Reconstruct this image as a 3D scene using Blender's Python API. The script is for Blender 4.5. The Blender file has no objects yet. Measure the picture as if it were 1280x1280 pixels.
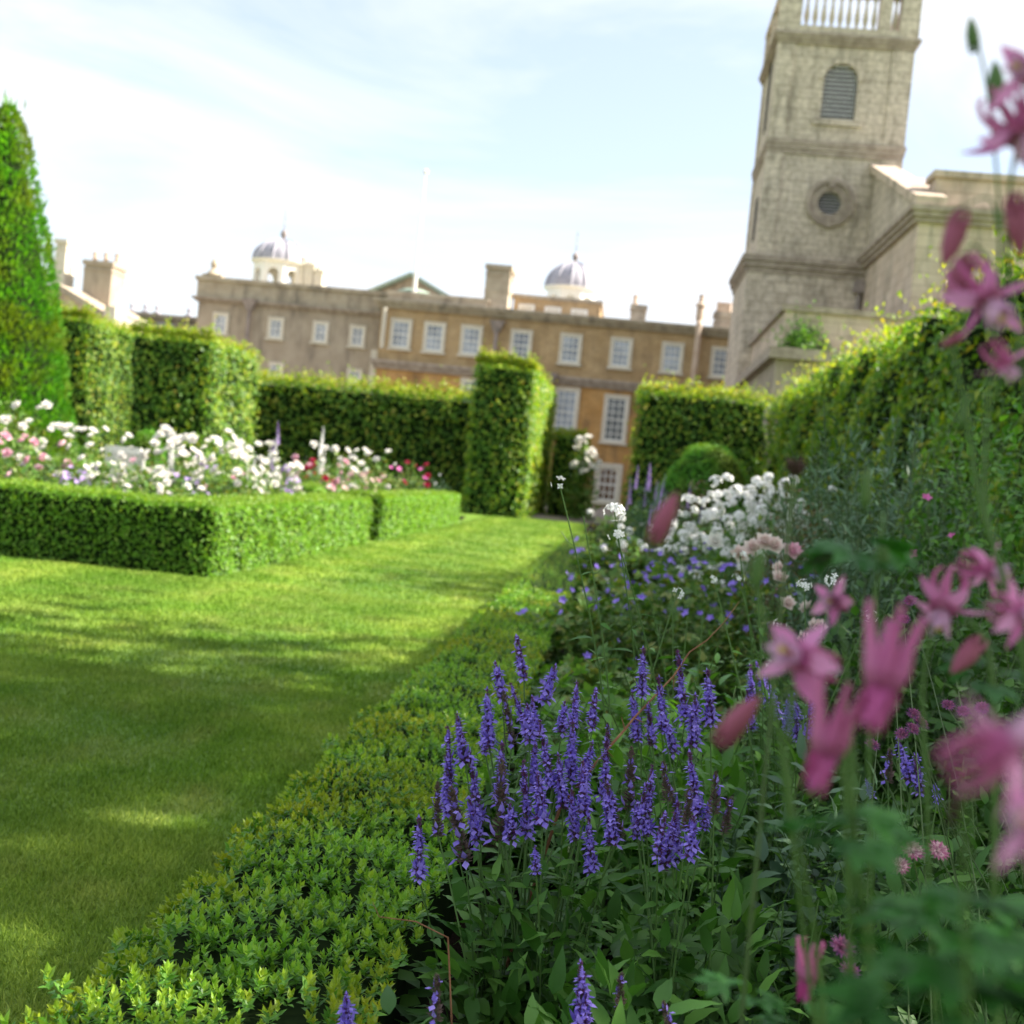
import bpy, math, random
import numpy as np
from mathutils import Vector, Matrix
sc = bpy.context.scene
col = sc.collection
R = math.radians
random.seed(7); rng = np.random.default_rng(7)

# ------------------------------------------------------------------ camera
CAM = np.array([0.0, 0.0, 1.2]); FPX = 1500.0
_a, _p, _r = R(-5.0), R(-1.73), R(5.7)
Fv = np.array([math.sin(_a)*math.cos(_p), math.cos(_a)*math.cos(_p), math.sin(_p)])
R0 = np.array([math.cos(_a), -math.sin(_a), 0.0]); U0 = np.cross(R0, Fv)
Rv = math.cos(_r)*R0 + math.sin(_r)*U0; Uv = -math.sin(_r)*R0 + math.cos(_r)*U0
cd = bpy.data.cameras.new('camera'); cam = bpy.data.objects.new('camera', cd); col.objects.link(cam)
cam.matrix_world = Matrix(((Rv[0], Uv[0], -Fv[0], CAM[0]), (Rv[1], Uv[1], -Fv[1], CAM[1]), (Rv[2], Uv[2], -Fv[2], CAM[2]), (0, 0, 0, 1)))
cd.sensor_fit = 'HORIZONTAL'; cd.sensor_width = 36; cd.lens = 36*FPX/1280
cd.clip_start = .02; cd.clip_end = 3000
cd.dof.use_dof = True; cd.dof.focus_distance = 2.15; cd.dof.aperture_fstop = 4.9
sc.camera = cam
sc.render.resolution_x = sc.render.resolution_y = 1024

# ------------------------------------------------------------------ light
SUN_AZ, SUN_EL = R(80), R(38)          # azimuth measured from +Y towards +X
wd = bpy.data.worlds.new('World'); sc.world = wd; wd.use_nodes = True
nt = wd.node_tree; nt.nodes.clear(); N = nt.nodes.new; L = nt.links.new
out = N('ShaderNodeOutputWorld'); bg = N('ShaderNodeBackground'); L(bg.outputs[0], out.inputs[0])
sky = N('ShaderNodeTexSky'); sky.sky_type = 'NISHITA'; sky.sun_disc = False
sky.sun_elevation = SUN_EL; sky.sun_rotation = SUN_AZ; sky.air_density = 1.0; sky.dust_density = 1.2; sky.ozone_density = 1.0
tc = N('ShaderNodeTexCoord'); mp = N('ShaderNodeMapping'); mp.inputs['Scale'].default_value = (1.3, 2.0, 5.0); mp.inputs['Rotation'].default_value = (.2, .35, .3)
L(tc.outputs['Generated'], mp.inputs[0])
nz = N('ShaderNodeTexNoise'); nz.inputs['Scale'].default_value = 1.6; nz.inputs['Detail'].default_value = 7; nz.inputs['Roughness'].default_value = .55; nz.inputs['Distortion'].default_value = .5
L(mp.outputs[0], nz.inputs['Vector'])
rp = N('ShaderNodeValToRGB'); rp.color_ramp.elements[0].position = .38; rp.color_ramp.elements[1].position = .60
rp.color_ramp.elements[0].color = (.36, .36, .36, 1); rp.color_ramp.elements[1].color = (.92, .92, .92, 1)
L(nz.outputs[0], rp.inputs[0])
mx = N('ShaderNodeMixRGB'); L(rp.outputs[0], mx.inputs[0]); L(sky.outputs[0], mx.inputs[1]); mx.inputs[2].default_value = (4.2, 4.3, 4.5, 1)
L(mx.outputs[0], bg.inputs[0]); bg.inputs[1].default_value = .086
sd = bpy.data.lights.new('sun', 'SUN'); sd.energy = 4.6; sd.angle = R(.6); sd.color = (1, .93, .82)
so = bpy.data.objects.new('sun', sd); col.objects.link(so)
sv = Vector((math.sin(SUN_AZ)*math.cos(SUN_EL), math.cos(SUN_AZ)*math.cos(SUN_EL), math.sin(SUN_EL)))
so.rotation_euler = sv.to_track_quat('Z', 'Y').to_euler()
sc.view_settings.view_transform = 'Standard'; sc.view_settings.look = 'None'; sc.view_settings.gamma = 1
sc.view_settings.exposure = 1.72
sc.render.engine = 'CYCLES'
sc.cycles.max_bounces = 6; sc.cycles.diffuse_bounces = 3; sc.cycles.transmission_bounces = 3; sc.cycles.use_denoising = True

# ------------------------------------------------------------------ helpers
def P(px, py, D):
    """point of the plane y = D seen at photo pixel px, py"""
    d = Fv + Rv*(px-640)/FPX - Uv*(py-640)/FPX
    return CAM + d*(D/d[1])
def nrm(v):
    v = np.asarray(v, float); return v/np.maximum(np.linalg.norm(v, axis=-1, keepdims=True), 1e-9)
def basis(d, n):
    """(m,3,3): columns side, along, normal"""
    d = nrm(d); s = nrm(np.cross(d, n)); n2 = np.cross(s, d)
    return np.stack([s, d, n2], -1)
def rdir(m, spread=1.0):
    v = rng.normal(size=(m, 3)); return nrm(v)*spread

class MB:
    def __init__(s): s.V = []; s.F = {}; s.n = 0
    def add(s, V, F, mi=0):
        V = np.asarray(V, float); s.V.append(V)
        for f in F:
            s.F.setdefault((len(f), mi), []).append(np.array([f]) + s.n)
        s.n += len(V); return s
    def inst(s, tpl, T, Pp, sc_=None):
        """tpl = [(V, F, mi), ...]; T (m,3,3), Pp (m,3), scale (m,)"""
        T = np.asarray(T); Pp = np.asarray(Pp)
        if sc_ is not None: T = T*np.asarray(sc_)[:, None, None]
        m = len(Pp)
        for V, F, mi in tpl:
            V = np.asarray(V, float)
            W = np.einsum('mij,nj->mni', T, V) + Pp[:, None, :]
            s.V.append(W.reshape(-1, 3)); off = s.n + np.arange(m)*len(V)
            bk = {}
            for f in F: bk.setdefault(len(f), []).append(f)
            for k, fs in bk.items():
                fa = np.array(fs)
                s.F.setdefault((k, mi), []).append((fa[None] + off[:, None, None]).reshape(-1, k))
            s.n += m*len(V)
        return s
    def box(s, x0, x1, y0, y1, z0, z1, mi=0):
        V = [(x, y, z) for x in (x0, x1) for y in (y0, y1) for z in (z0, z1)]
        return s.add(V, [(0, 1, 3, 2), (4, 6, 7, 5), (0, 4, 5, 1), (2, 3, 7, 6), (0, 2, 6, 4), (1, 5, 7, 3)], mi)
    def tube(s, pts, rad, n=6, mi=0, cap=True):
        pts = np.asarray(pts, float); k = len(pts); rad = np.broadcast_to(np.asarray(rad, float), (k,))
        t = np.gradient(pts, axis=0); ref = np.array([.13, .21, 1.0]) if abs(nrm(t[0])[2]) < .9 else np.array([1, .1, .2])
        B = basis(t, np.broadcast_to(ref, (k, 3)))
        an = np.arange(n)*2*math.pi/n
        V = pts[:, None, :] + rad[:, None, None]*(np.cos(an)[None, :, None]*B[:, None, :, 0] + np.sin(an)[None, :, None]*B[:, None, :, 2])
        F = [(i*n+j, i*n+(j+1) % n, (i+1)*n+(j+1) % n, (i+1)*n+j) for i in range(k-1) for j in range(n)]
        if cap: F += [tuple(range(n))[::-1], tuple((k-1)*n+j for j in range(n))]
        return s.add(V.reshape(-1, 3), F, mi)
    def lathe(s, prof, c, n=20, mi=0, a0=0):
        prof = np.asarray(prof, float); k = len(prof); an = a0+np.arange(n)*2*math.pi/n
        V = np.stack([prof[:, None, 0]*np.cos(an)+c[0], prof[:, None, 0]*np.sin(an)+c[1], np.repeat(prof[:, 1:2], n, 1)+c[2]], -1)
        F = [(i*n+j, i*n+(j+1) % n, (i+1)*n+(j+1) % n, (i+1)*n+j) for i in range(k-1) for j in range(n)]
        F += [tuple((k-1)*n+j for j in range(n)), tuple(range(n))[::-1]]
        return s.add(V.reshape(-1, 3), F, mi)
    def mesh(s, name, mats, smooth=False):
        me = bpy.data.meshes.new(name); V = np.concatenate(s.V) if s.V else np.zeros((0, 3))
        me.vertices.add(len(V)); me.vertices.foreach_set('co', V.astype(np.float32).ravel())
        lv, ls, mi = [], [], []; o = 0
        for (k, m), fs in s.F.items():
            fa = np.concatenate(fs); lv.append(fa.ravel()); ls.append(o+np.arange(len(fa))*k); mi.append(np.full(len(fa), m)); o += fa.size
        lv = np.concatenate(lv); ls = np.concatenate(ls); mi = np.concatenate(mi)
        me.loops.add(len(lv)); me.loops.foreach_set('vertex_index', lv.astype(np.int32))
        me.polygons.add(len(ls)); me.polygons.foreach_set('loop_start', ls.astype(np.int32))
        me.polygons.foreach_set('material_index', mi.astype(np.int32))
        me.polygons.foreach_set('use_smooth', np.full(len(ls), bool(smooth)))
        me.update(calc_edges=True)
        for m in (mats if isinstance(mats, (list, tuple)) else [mats]): me.materials.append(m)
        return me
    def build(s, name, mats, parent=None, smooth=False, loc=None):
        o = bpy.data.objects.new(name, s.mesh(name, mats, smooth)); col.objects.link(o)
        if parent is not None:
            o.parent = parent
            if loc is None: o.location = -Vector(parent.location)     # meshes are given in world coordinates
        if loc is not None: o.location = loc
        return o
def tag(o, label=None, cat=None, group=None, kind=None):
    if label: o['label'] = label
    if cat: o['category'] = cat
    if group: o['group'] = group
    if kind: o['kind'] = kind
    return o
def thing(name, label, cat, loc=(0, 0, 0), group=None):
    o = bpy.data.objects.new(name, None); col.objects.link(o); o.location = tuple(map(float, loc)); o.empty_display_size = .1
    return tag(o, label, cat, group)
def put(name, me, parent, p, T=None, s=1.0, ploc=True):
    """an object sharing mesh data, at world point p under parent"""
    o = bpy.data.objects.new(name, me); col.objects.link(o); o.parent = parent
    q = np.asarray(p, float) - np.array(parent.location)
    M = np.eye(4)
    if T is not None: M[:3, :3] = T
    M[:3, :3] *= s; M[:3, 3] = q
    o.matrix_basis = Matrix(M.tolist()); return o

# ------------------------------------------------------------------ materials
def mat(name, c, rough=.7, spec=.3, c2=None, ns=3.0, bump=0, bs=30, c3=None, joints=None, metal=0):
    m = bpy.data.materials.new(name); m.use_nodes = True; t = m.node_tree; b = t.nodes['Principled BSDF']
    b.inputs['Roughness'].default_value = rough; b.inputs['Specular IOR Level'].default_value = spec; b.inputs['Metallic'].default_value = metal
    n = t.nodes.new; l = t.links.new
    tc = n('ShaderNodeTexCoord'); co = tc.outputs['Object']
    cur = None
    def noise(scale, det=5, sx=(1, 1, 1), ro=.6):
        mpp = n('ShaderNodeMapping'); mpp.inputs['Scale'].default_value = sx; l(co, mpp.inputs[0])
        z = n('ShaderNodeTexNoise'); z.inputs['Scale'].default_value = scale; z.inputs['Detail'].default_value = det; z.inputs['Roughness'].default_value = ro; l(mpp.outputs[0], z.inputs['Vector']); return z
    if c2 is None: b.inputs['Base Color'].default_value = (*c, 1)
    else:
        z = noise(ns); r = n('ShaderNodeValToRGB'); r.color_ramp.elements[0].position = .35; r.color_ramp.elements[1].position = .65
        r.color_ramp.elements[0].color = (*c, 1); r.color_ramp.elements[1].color = (*c2, 1); l(z.outputs[0], r.inputs[0]); cur = r.outputs[0]
        if c3:     # stains running down
            z2 = noise(1.1, 6, (1.6, 1.6, .45)); r2 = n('ShaderNodeValToRGB'); r2.color_ramp.elements[0].position = .5; r2.color_ramp.elements[1].position = .72
            l(z2.outputs[0], r2.inputs[0]); x = n('ShaderNodeMixRGB'); l(r2.outputs[0], x.inputs[0]); l(cur, x.inputs[1]); x.inputs[2].default_value = (*c3, 1); cur = x.outputs[0]
        if joints:
            sx = n('ShaderNodeSeparateXYZ'); l(co, sx.inputs[0]); ad = n('ShaderNodeMath'); ad.operation = 'ADD'; l(sx.outputs[0], ad.inputs[0]); l(sx.outputs[1], ad.inputs[1])
            cb = n('ShaderNodeCombineXYZ'); l(ad.outputs[0], cb.inputs[0]); l(sx.outputs[2], cb.inputs[1])
            br = n('ShaderNodeTexBrick'); l(cb.outputs[0], br.inputs['Vector']); br.inputs['Scale'].default_value = 1
            br.inputs['Brick Width'].default_value = joints[0]; br.inputs['Row Height'].default_value = joints[1]; br.inputs['Mortar Size'].default_value = joints[2]
            br.inputs['Color1'].default_value = (1, 1, 1, 1); br.inputs['Color2'].default_value = (.84, .84, .85, 1); br.inputs['Mortar'].default_value = (.60, .58, .56, 1)
            x = n('ShaderNodeMixRGB'); x.blend_type = 'MULTIPLY'; x.inputs[0].default_value = .8; l(cur, x.inputs[1]); l(br.outputs[0], x.inputs[2]); cur = x.outputs[0]
        l(cur, b.inputs['Base Color'])
    if bump:
        z = noise(bs); bp = n('ShaderNodeBump'); bp.inputs['Strength'].default_value = bump; bp.inputs['Distance'].default_value = .05; l(z.outputs[0], bp.inputs['Height']); l(bp.outputs[0], b.inputs['Normal'])
    return m
def leafmat(name, cols, rough=.45, trans=.3, tcol=None, spec=.35, patch=None, pscale=2.0):
    """colour differs leaf by leaf (random per island), part of the light passes through"""
    m = bpy.data.materials.new(name); m.use_nodes = True; t = m.node_tree; b = t.nodes['Principled BSDF']; n = t.nodes.new; l = t.links.new
    b.inputs['Roughness'].default_value = rough; b.inputs['Specular IOR Level'].default_value = spec
    g = n('ShaderNodeNewGeometry'); r = n('ShaderNodeValToRGB'); e = r.color_ramp.elements
    while len(e) < len(cols): e.new(.5)
    for i, c in enumerate(cols): e[i].position = i/(len(cols)-1); e[i].color = (*c, 1)
    l(g.outputs['Random Per Island'], r.inputs[0]); cur = r.outputs[0]
    if patch:
        tc = n('ShaderNodeTexCoord'); z = n('ShaderNodeTexNoise'); z.inputs['Scale'].default_value = pscale; z.inputs['Detail'].default_value = 3
        l(tc.outputs['Object'], z.inputs['Vector']); r2 = n('ShaderNodeValToRGB'); r2.color_ramp.elements[0].position = .42; r2.color_ramp.elements[1].position = .64
        l(z.outputs[0], r2.inputs[0]); x = n('ShaderNodeMixRGB'); l(r2.outputs[0], x.inputs[0]); l(cur, x.inputs[1]); x.inputs[2].default_value = (*patch, 1); cur = x.outputs[0]
    l(cur, b.inputs['Base Color'])
    if trans:
        tr = n('ShaderNodeBsdfTranslucent'); x = n('ShaderNodeMixRGB'); x.blend_type = 'MULTIPLY'; x.inputs[0].default_value = 1; l(cur, x.inputs[1])
        x.inputs[2].default_value = (*(tcol or (1.6, 1.5, .7)), 1); l(x.outputs[0], tr.inputs[0])
        ms = n('ShaderNodeMixShader'); ms.inputs[0].default_value = trans; l(b.outputs[0], ms.inputs[1]); l(tr.outputs[0], ms.inputs[2]); l(ms.outputs[0], t.nodes['Material Output'].inputs[0])
    return m
M = {}
M['stone'] = mat('church_stone', (.48, .40, .315), .9, .1, (.74, .635, .52), 5.0, .5, 12, c3=(.28, .24, .19), joints=(.95, .42, .022))
M['stone_trim'] = mat('stone_trim', (.29, .235, .19), .9, .1, (.46, .38, .31), 3, .4, 14)
M['stone_pale'] = mat('pale_stone', (.55, .43, .33), .9, .1, (.67, .55, .44), 1.3, .3, 12, c3=(.30, .26, .20), joints=(.95, .42, .02))
M['render'] = mat('lime_render', (.37, .305, .23), .9, .1, (.44, .37, .285), 1.2, .2, 10, c3=(.23, .19, .15))
M['parapet'] = mat('weathered_parapet', (.38, .31, .225), .9, .1, (.48, .41, .31), 1.8, .3, 10, c3=(.19, .165, .13))
M['brickup'] = mat('upper_wall', (.47, .325, .17), .9, .1, (.56, .405, .23), 1.5, .3, 14, c3=(.36, .25, .14), joints=(.5, .2, .01))
M['ochre'] = mat('ochre_wall', (.52, .29, .105), .9, .1, (.60, .36, .15), 1.1, .4, 12, c3=(.27, .17, .09), joints=(.5, .2, .01))
M['white'] = mat('white_paint', (.80, .78, .72), .5, .3)
M['surround'] = mat('window_stone', (.60, .54, .43), .8, .2, (.70, .64, .53), 5)
M['lead'] = mat('lead_roof', (.30, .29, .34), .55, .3, (.44, .42, .46), 1.5)
M['copper'] = mat('copper_green', (.22, .30, .24), .7, .3, (.32, .38, .30), 2)
M['glass'] = mat('window_glass', (.10, .12, .16), .12, .8, (.42, .46, .52), .9)
M['darkglass'] = mat('dark_glass', (.03, .035, .045), .12, .8, (.10, .11, .12), 1.5)
M['warmglass'] = mat('door_glass', (.10, .05, .03), .2, .6, (.2, .12, .08), 3)
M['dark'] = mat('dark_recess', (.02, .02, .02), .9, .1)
M['slat'] = mat('louvre_slat', (.42, .41, .42), .7, .2, (.55, .53, .54), 6)
M['pipe'] = mat('lead_pipe', (.20, .17, .16), .6, .3, (.38, .31, .28), 3)
M['terracotta'] = mat('clay_pot', (.50, .36, .26), .8, .2, (.62, .5, .4), 3)
M['gravel'] = mat('gravel', (.26, .22, .18), .95, .1, (.36, .31, .26), 40, .6, 120)
M['soil'] = mat('soil', (.014, .010, .007), .95, .1, (.034, .024, .016), 14, .9, 50)
M['bark'] = mat('bark', (.10, .075, .05), .9, .1, (.18, .14, .10), 9, .8, 30)
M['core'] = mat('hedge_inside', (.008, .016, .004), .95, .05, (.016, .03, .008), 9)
M['hornbeam'] = leafmat('hornbeam_leaf', [(.051, .124, .016), (.086, .204, .021), (.129, .277, .029), (.315, .408, .046)], .45, .38, (2.0, 1.8, .5))
M['hornbeam_tip'] = leafmat('hornbeam_young_leaf', [(.16, .27, .02), (.25, .37, .03), (.34, .42, .045), (.36, .30, .05)], .5, .42, (1.5, 1.4, .5))
M['yew'] = leafmat('yew_leaf', [(.052, .206, .014), (.092, .309, .021), (.149, .399, .025)], .5, .3, (1.7, 1.6, .5), patch=(.17, .25, .02), pscale=1.6)
M['box'] = leafmat('box_leaf', [(.084, .215, .017), (.144, .323, .024), (.228, .430, .036)], .42, .35, (1.7, 1.6, .5))
M['boxtop'] = leafmat('box_young_leaf', [(.12, .24, .025), (.18, .31, .035), (.26, .38, .05)], .42, .35, (1.6, 1.5, .5))
M['edge_low'] = leafmat('edging_leaf', [(.057, .173, .014), (.095, .252, .019), (.126, .302, .024)], .42, .25, spec=.35)
M['edge_tip'] = leafmat('edging_young_leaf', [(.154, .364, .033), (.220, .451, .044), (.308, .514, .050)], .40, .3, spec=.4, patch=(.28, .34, .02), pscale=2.2)
M['salvia_leaf'] = leafmat('salvia_leaf', [(.034, .108, .016), (.064, .174, .023), (.117, .260, .038)], .55, .22, (1.2, 1.4, .6))
M['columbine_leaf'] = leafmat('columbine_leaf', [(.02, .10, .014), (.032, .15, .02), (.06, .21, .03)], .5, .25, (1.2, 1.5, .6))
M['blue_leaf'] = leafmat('blue_green_leaf', [(.050, .110, .057), (.088, .165, .088), (.165, .275, .154)], .5, .2, (1.2, 1.3, .8))
M['big_leaf'] = leafmat('lance_leaf', [(.042, .136, .019), (.079, .212, .026), (.142, .305, .041)], .5, .28, (1.3, 1.5, .5))
M['fresh_leaf'] = leafmat('fresh_leaf', [(.081, .207, .034), (.127, .276, .040), (.196, .345, .057)], .5, .32, (1.4, 1.5, .5))
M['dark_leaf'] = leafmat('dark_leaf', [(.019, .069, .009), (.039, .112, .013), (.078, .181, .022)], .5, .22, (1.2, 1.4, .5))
M['dry_leaf'] = leafmat('brownish_leaf', [(.08, .06, .025), (.15, .10, .04), (.11, .12, .04), (.22, .17, .09)], .6, .2)
M['rose_leaf'] = leafmat('rose_leaf', [(.05, .14, .025), (.09, .20, .03), (.15, .27, .05), (.24, .24, .06)], .45, .3)
M['stem'] = leafmat('green_stem', [(.06, .13, .028), (.09, .17, .04)], .5, 0)
M['stem_dark'] = leafmat('dark_stem', [(.05, .09, .03), (.08, .13, .04)], .5, 0)
M['twig'] = mat('dead_stem', (.17, .07, .035), .7, .2, (.30, .15, .08), 30)
M['brown'] = mat('brown_seedhead', (.03, .018, .014), .8, .2, (.07, .04, .03), 60)
def petal(name, a, b, tr=.3): return leafmat(name, [a, b], .5, tr, (1.15, 1.1, 1.15), spec=.2)
M['violet'] = petal('violet_petal', (.20, .13, .64), (.42, .32, .90), .3)
M['calyx'] = petal('plum_calyx', (.11, .035, .12), (.24, .09, .20), .15)
M['calyx_brown'] = petal('faded_calyx', (.10, .07, .06), (.19, .13, .11), .1)
M['rose_white'] = petal('white_rose_petal', (.82, .79, .72), (.90, .89, .86))
M['rose_pink'] = petal('pink_rose_petal', (.70, .34, .45), (.82, .60, .66))
M['rose_blush'] = petal('blush_rose_petal', (.78, .60, .56), (.84, .76, .70))
M['rose_red'] = petal('crimson_petal', (.34, .012, .05), (.52, .03, .10))
M['lilac'] = petal('lilac_petal', (.42, .28, .66), (.62, .46, .80))
M['geranium'] = petal('geranium_petal', (.20, .11, .62), (.36, .25, .82))
M['white_petal'] = petal('white_petal', (.84, .84, .80), (.92, .92, .92))
M['aq_bell'] = petal('columbine_bell', (.38, .03, .16), (.56, .12, .34), .3)
M['aq_pink'] = petal('columbine_sepal', (.70, .18, .48), (.86, .44, .70), .4)
M['aq_deep'] = petal('columbine_spur', (.50, .10, .28), (.64, .22, .42), .35)
M['aq_pale'] = petal('columbine_cup', (.68, .38, .60), (.80, .56, .72), .3)
M['bud'] = petal('columbine_bud', (.32, .075, .13), (.42, .13, .20), .2)
M['yellow'] = mat('stamen_yellow', (.72, .55, .10), .6, .2)
M['astrantia'] = petal('astrantia_bract', (.26, .05, .15), (.44, .15, .28), .2)
M['astrantia_in'] = petal('astrantia_floret', (.52, .28, .36), (.74, .56, .60), .2)
M['magenta'] = petal('magenta_petal', (.50, .06, .28), (.66, .16, .42), .2)

# ------------------------------------------------------------------ leaf and petal shapes (along +Y, face +Z)
def blade(L_, W, seg=4, fold=.25, droop=.2, shape=.5, mi=0, wave=0, tip=.03):
    V, F = [], []
    st = list(np.linspace(0, 1, seg+1)); st = st[:-1]+[.94, 1] if seg > 1 and shape < .7 else st; seg = len(st)-1
    for i, t in enumerate(st):
        w = W*.5*(math.sin(math.pi*min(1, max(0, t))**shape) if shape != 1 else math.sin(math.pi*t)); w = max(w, W*tip)
        z = -droop*L_*t*t; wz = wave*W*(1 if i % 2 else -1)
        V += [(-w, t*L_, z+fold*w+wz), (0, t*L_, z), (w, t*L_, z+fold*w+wz)]
    for i in range(seg):
        a = 3*i; F += [(a, a+1, a+4, a+3), (a+1, a+2, a+5, a+4)]
    return [(np.array(V), F, mi)]
def tri_leaf(L_, W, mi=0):
    return [(np.array([(0, 0, 0), (W*.5, L_*.45, W*.12), (0, L_, 0), (-W*.5, L_*.45, W*.12)]), [(0, 1, 2), (0, 2, 3)], mi)]
def merge(parts):
    """join [(tpl, T, p, s)] into one template"""
    o = []
    for tpl, T, p, s in parts:
        for V, F, mi in tpl: o.append(((np.asarray(V)*s) @ np.asarray(T).T + np.asarray(p), F, mi))
    return o
def fr(d, n=(0, 0, 1)): return basis(np.array([d], float), np.array([n], float))[0]
def tpl_mb(tpl):
    m = MB()
    for V, F, mi in tpl: m.add(V, F, mi)
    return m
UP = np.array([0, 0, 1.0])

def wob(p, k=1.0):
    """slow undulation used for clipped surfaces"""
    x, y, z = p[..., 0], p[..., 1], p[..., 2]
    return (np.sin(1.7*k*x+.6*np.sin(2.3*k*y+1)+z*k)+np.sin(2.9*k*y+1.3*k*z+np.sin(3.1*k*x))+np.sin(4.3*k*z+2.1*k*x+2*k*y))/3

# ------------------------------------------------------------------ setting
def grid(x0, x1, y0, y1, nx, ny, zf):
    xs, ys = np.meshgrid(np.linspace(x0, x1, nx+1), np.linspace(y0, y1, ny+1)); V = np.stack([xs, ys, zf(xs, ys)], -1).reshape(-1, 3)
    a = np.arange(nx)[None]+np.arange(ny)[:, None]*(nx+1); a = a.ravel(); F = np.stack([a, a+1, a+nx+2, a+nx+1], -1)
    return V, F
# ground to the horizon
lawnm = bpy.data.materials.new('lawn'); lawnm.use_nodes = True
def grass_nodes(m, blade_=False):
    t = m.node_tree; b = t.nodes['Principled BSDF']; n = t.nodes.new; l = t.links.new
    b.inputs['Roughness'].default_value = .6; b.inputs['Specular IOR Level'].default_value = .2
    tc = n('ShaderNodeTexCoord'); co = tc.outputs['Object']
    def nz(scale, det=4, sx=(1, 1, 1)):
        mpp = n('ShaderNodeMapping'); mpp.inputs['Scale'].default_value = sx; l(co, mpp.inputs[0])
        z = n('ShaderNodeTexNoise'); z.inputs['Scale'].default_value = scale; z.inputs['Detail'].default_value = det; l(mpp.outputs[0], z.inputs['Vector']); return z
    def ramp(src, p0, p1, c0, c1):
        r = n('ShaderNodeValToRGB'); e = r.color_ramp.elements; e[0].position = p0; e[1].position = p1; e[0].color = (*c0, 1); e[1].color = (*c1, 1); l(src, r.inputs[0]); return r.outputs[0]
    big = ramp(nz(1.1, 5).outputs[0], .38, .64, (.115, .235, .020), (.195, .305, .042))
    dry = ramp(nz(2.7, 6, (1.2, .8, 1)).outputs[0], .50, .75, (0, 0, 0), (.5, .5, .5))
    x = n('ShaderNodeMixRGB'); l(dry, x.inputs[0]); l(big, x.inputs[1]); x.inputs[2].default_value = (.28, .33, .09, 1)
    cur = x.outputs[0]
    # mowing stripes across the walk, barely lighter and darker
    sx = n('ShaderNodeSeparateXYZ'); l(co, sx.inputs[0]); mm = n('ShaderNodeMath'); mm.operation = 'MULTIPLY'; mm.inputs[1].default_value = 3.6; l(sx.outputs[0], mm.inputs[0])
    sn = n('ShaderNodeMath'); sn.operation = 'SINE'; l(mm.outputs[0], sn.inputs[0])
    st = ramp(sn.outputs[0], 0, 1, (.88, .91, .88), (1.16, 1.10, 1.12))
    x = n('ShaderNodeMixRGB'); x.blend_type = 'MULTIPLY'; x.inputs[0].default_value = 1; l(cur, x.inputs[1]); l(st, x.inputs[2]); cur = x.outputs[0]
    if blade_:
        g = n('ShaderNodeNewGeometry'); rr = ramp(g.outputs['Random Per Island'], 0, 1, (.75, .82, .7), (1.75, 1.5, 1.6))
        x = n('ShaderNodeMixRGB'); x.blend_type = 'MULTIPLY'; x.inputs[0].default_value = 1; l(cur, x.inputs[1]); l(rr, x.inputs[2]); cur = x.outputs[0]
    else:
        f = ramp(nz(55, 6, (1, .6, 1)).outputs[0], .3, .7, (.62, .66, .6), (1.30, 1.24, 1.2))
        x = n('ShaderNodeMixRGB'); x.blend_type = 'MULTIPLY'; x.inputs[0].default_value = 1; l(cur, x.inputs[1]); l(f, x.inputs[2]); cur = x.outputs[0]
        z = nz(130, 6); bp = n('ShaderNodeBump'); bp.inputs['Strength'].default_value = .55; bp.inputs['Distance'].default_value = .02; l(z.outputs[0], bp.inputs['Height']); l(bp.outputs[0], b.inputs['Normal'])
    l(cur, b.inputs['Base Color'])
    if blade_:
        tr = n('ShaderNodeBsdfTranslucent'); l(cur, tr.inputs[0]); ms = n('ShaderNodeMixShader'); ms.inputs[0].default_value = .3
        l(b.outputs[0], ms.inputs[1]); l(tr.outputs[0], ms.inputs[2]); l(ms.outputs[0], t.nodes['Material Output'].inputs[0])
grass_nodes(lawnm)
V, F = grid(-600, 600, -100, 1500, 60, 80, lambda x, y: 0*x)
m = MB(); m.V.append(V); m.F[(4, 0)] = [F]; m.n = len(V); tag(m.build('ground', lawnm), 'flat mown lawn reaching from the camera to the hedges', kind='structure')
m = MB(); m.box(-60, 60, 35.4, 64, -.05, .006); tag(m.build('path', M['gravel']), 'grey gravel path beyond the end of the lawn', kind='structure')
def soil(x0, x1, y0, y1, nx, ny, h):
    V, F = grid(x0, x1, y0, y1, nx, ny, lambda x, y: h+.03*np.sin(7*x)*np.sin(5*y)+rng.normal(0, .006, x.shape)); m = MB(); m.V.append(V); m.F[(4, 0)] = [F]; m.n = len(V); return m
tag(soil(-.75, 4.4, -.6, 35, 60, 200, .04).build('soil', M['soil'], smooth=True), 'dark soil of the flower border right of the lawn', kind='structure')
tag(soil(-14, -3.75, 10.9, 30, 80, 120, .04).build('soil', M['soil'], smooth=True), 'dark soil of the rose bed behind the low hedge', kind='structure')
# blades of grass on the near lawn
gb = bpy.data.materials.new('grass_blade'); gb.use_nodes = True; grass_nodes(gb, True)
m = MB()
def blades(x0, x1, y0, y1, dens, L_, W):
    n = int((x1-x0)*(y1-y0)*dens); p = np.stack([rng.uniform(x0, x1, n), rng.uniform(y0, y1, n), np.zeros(n)], -1)
    keep = (np.abs(p[:, 0]-(-5.0*p[:, 1]/57)) < p[:, 1]*.47+.4); p = p[keep]; n = len(p)
    d = nrm(np.stack([rng.normal(0, .55, n), rng.normal(0, .55, n), np.ones(n)], -1))
    tpl = [(np.array([(-W/2, 0, 0), (W/2, 0, 0), (W*.38, L_*.55, L_*.10), (-W*.38, L_*.55, L_*.10), (0, L_, L_*.34)]), [(0, 1, 2, 3), (3, 2, 4)], 0)]
    ln = rng.uniform(.6, 1.15, n)*(1+.25*wob(p, 2.2))
    m.inst(tpl, basis(d, rdir(n)), p, ln)
blades(-2.4, -.75, 1.2, 3.6, 26000, .026, .0032)
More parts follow.
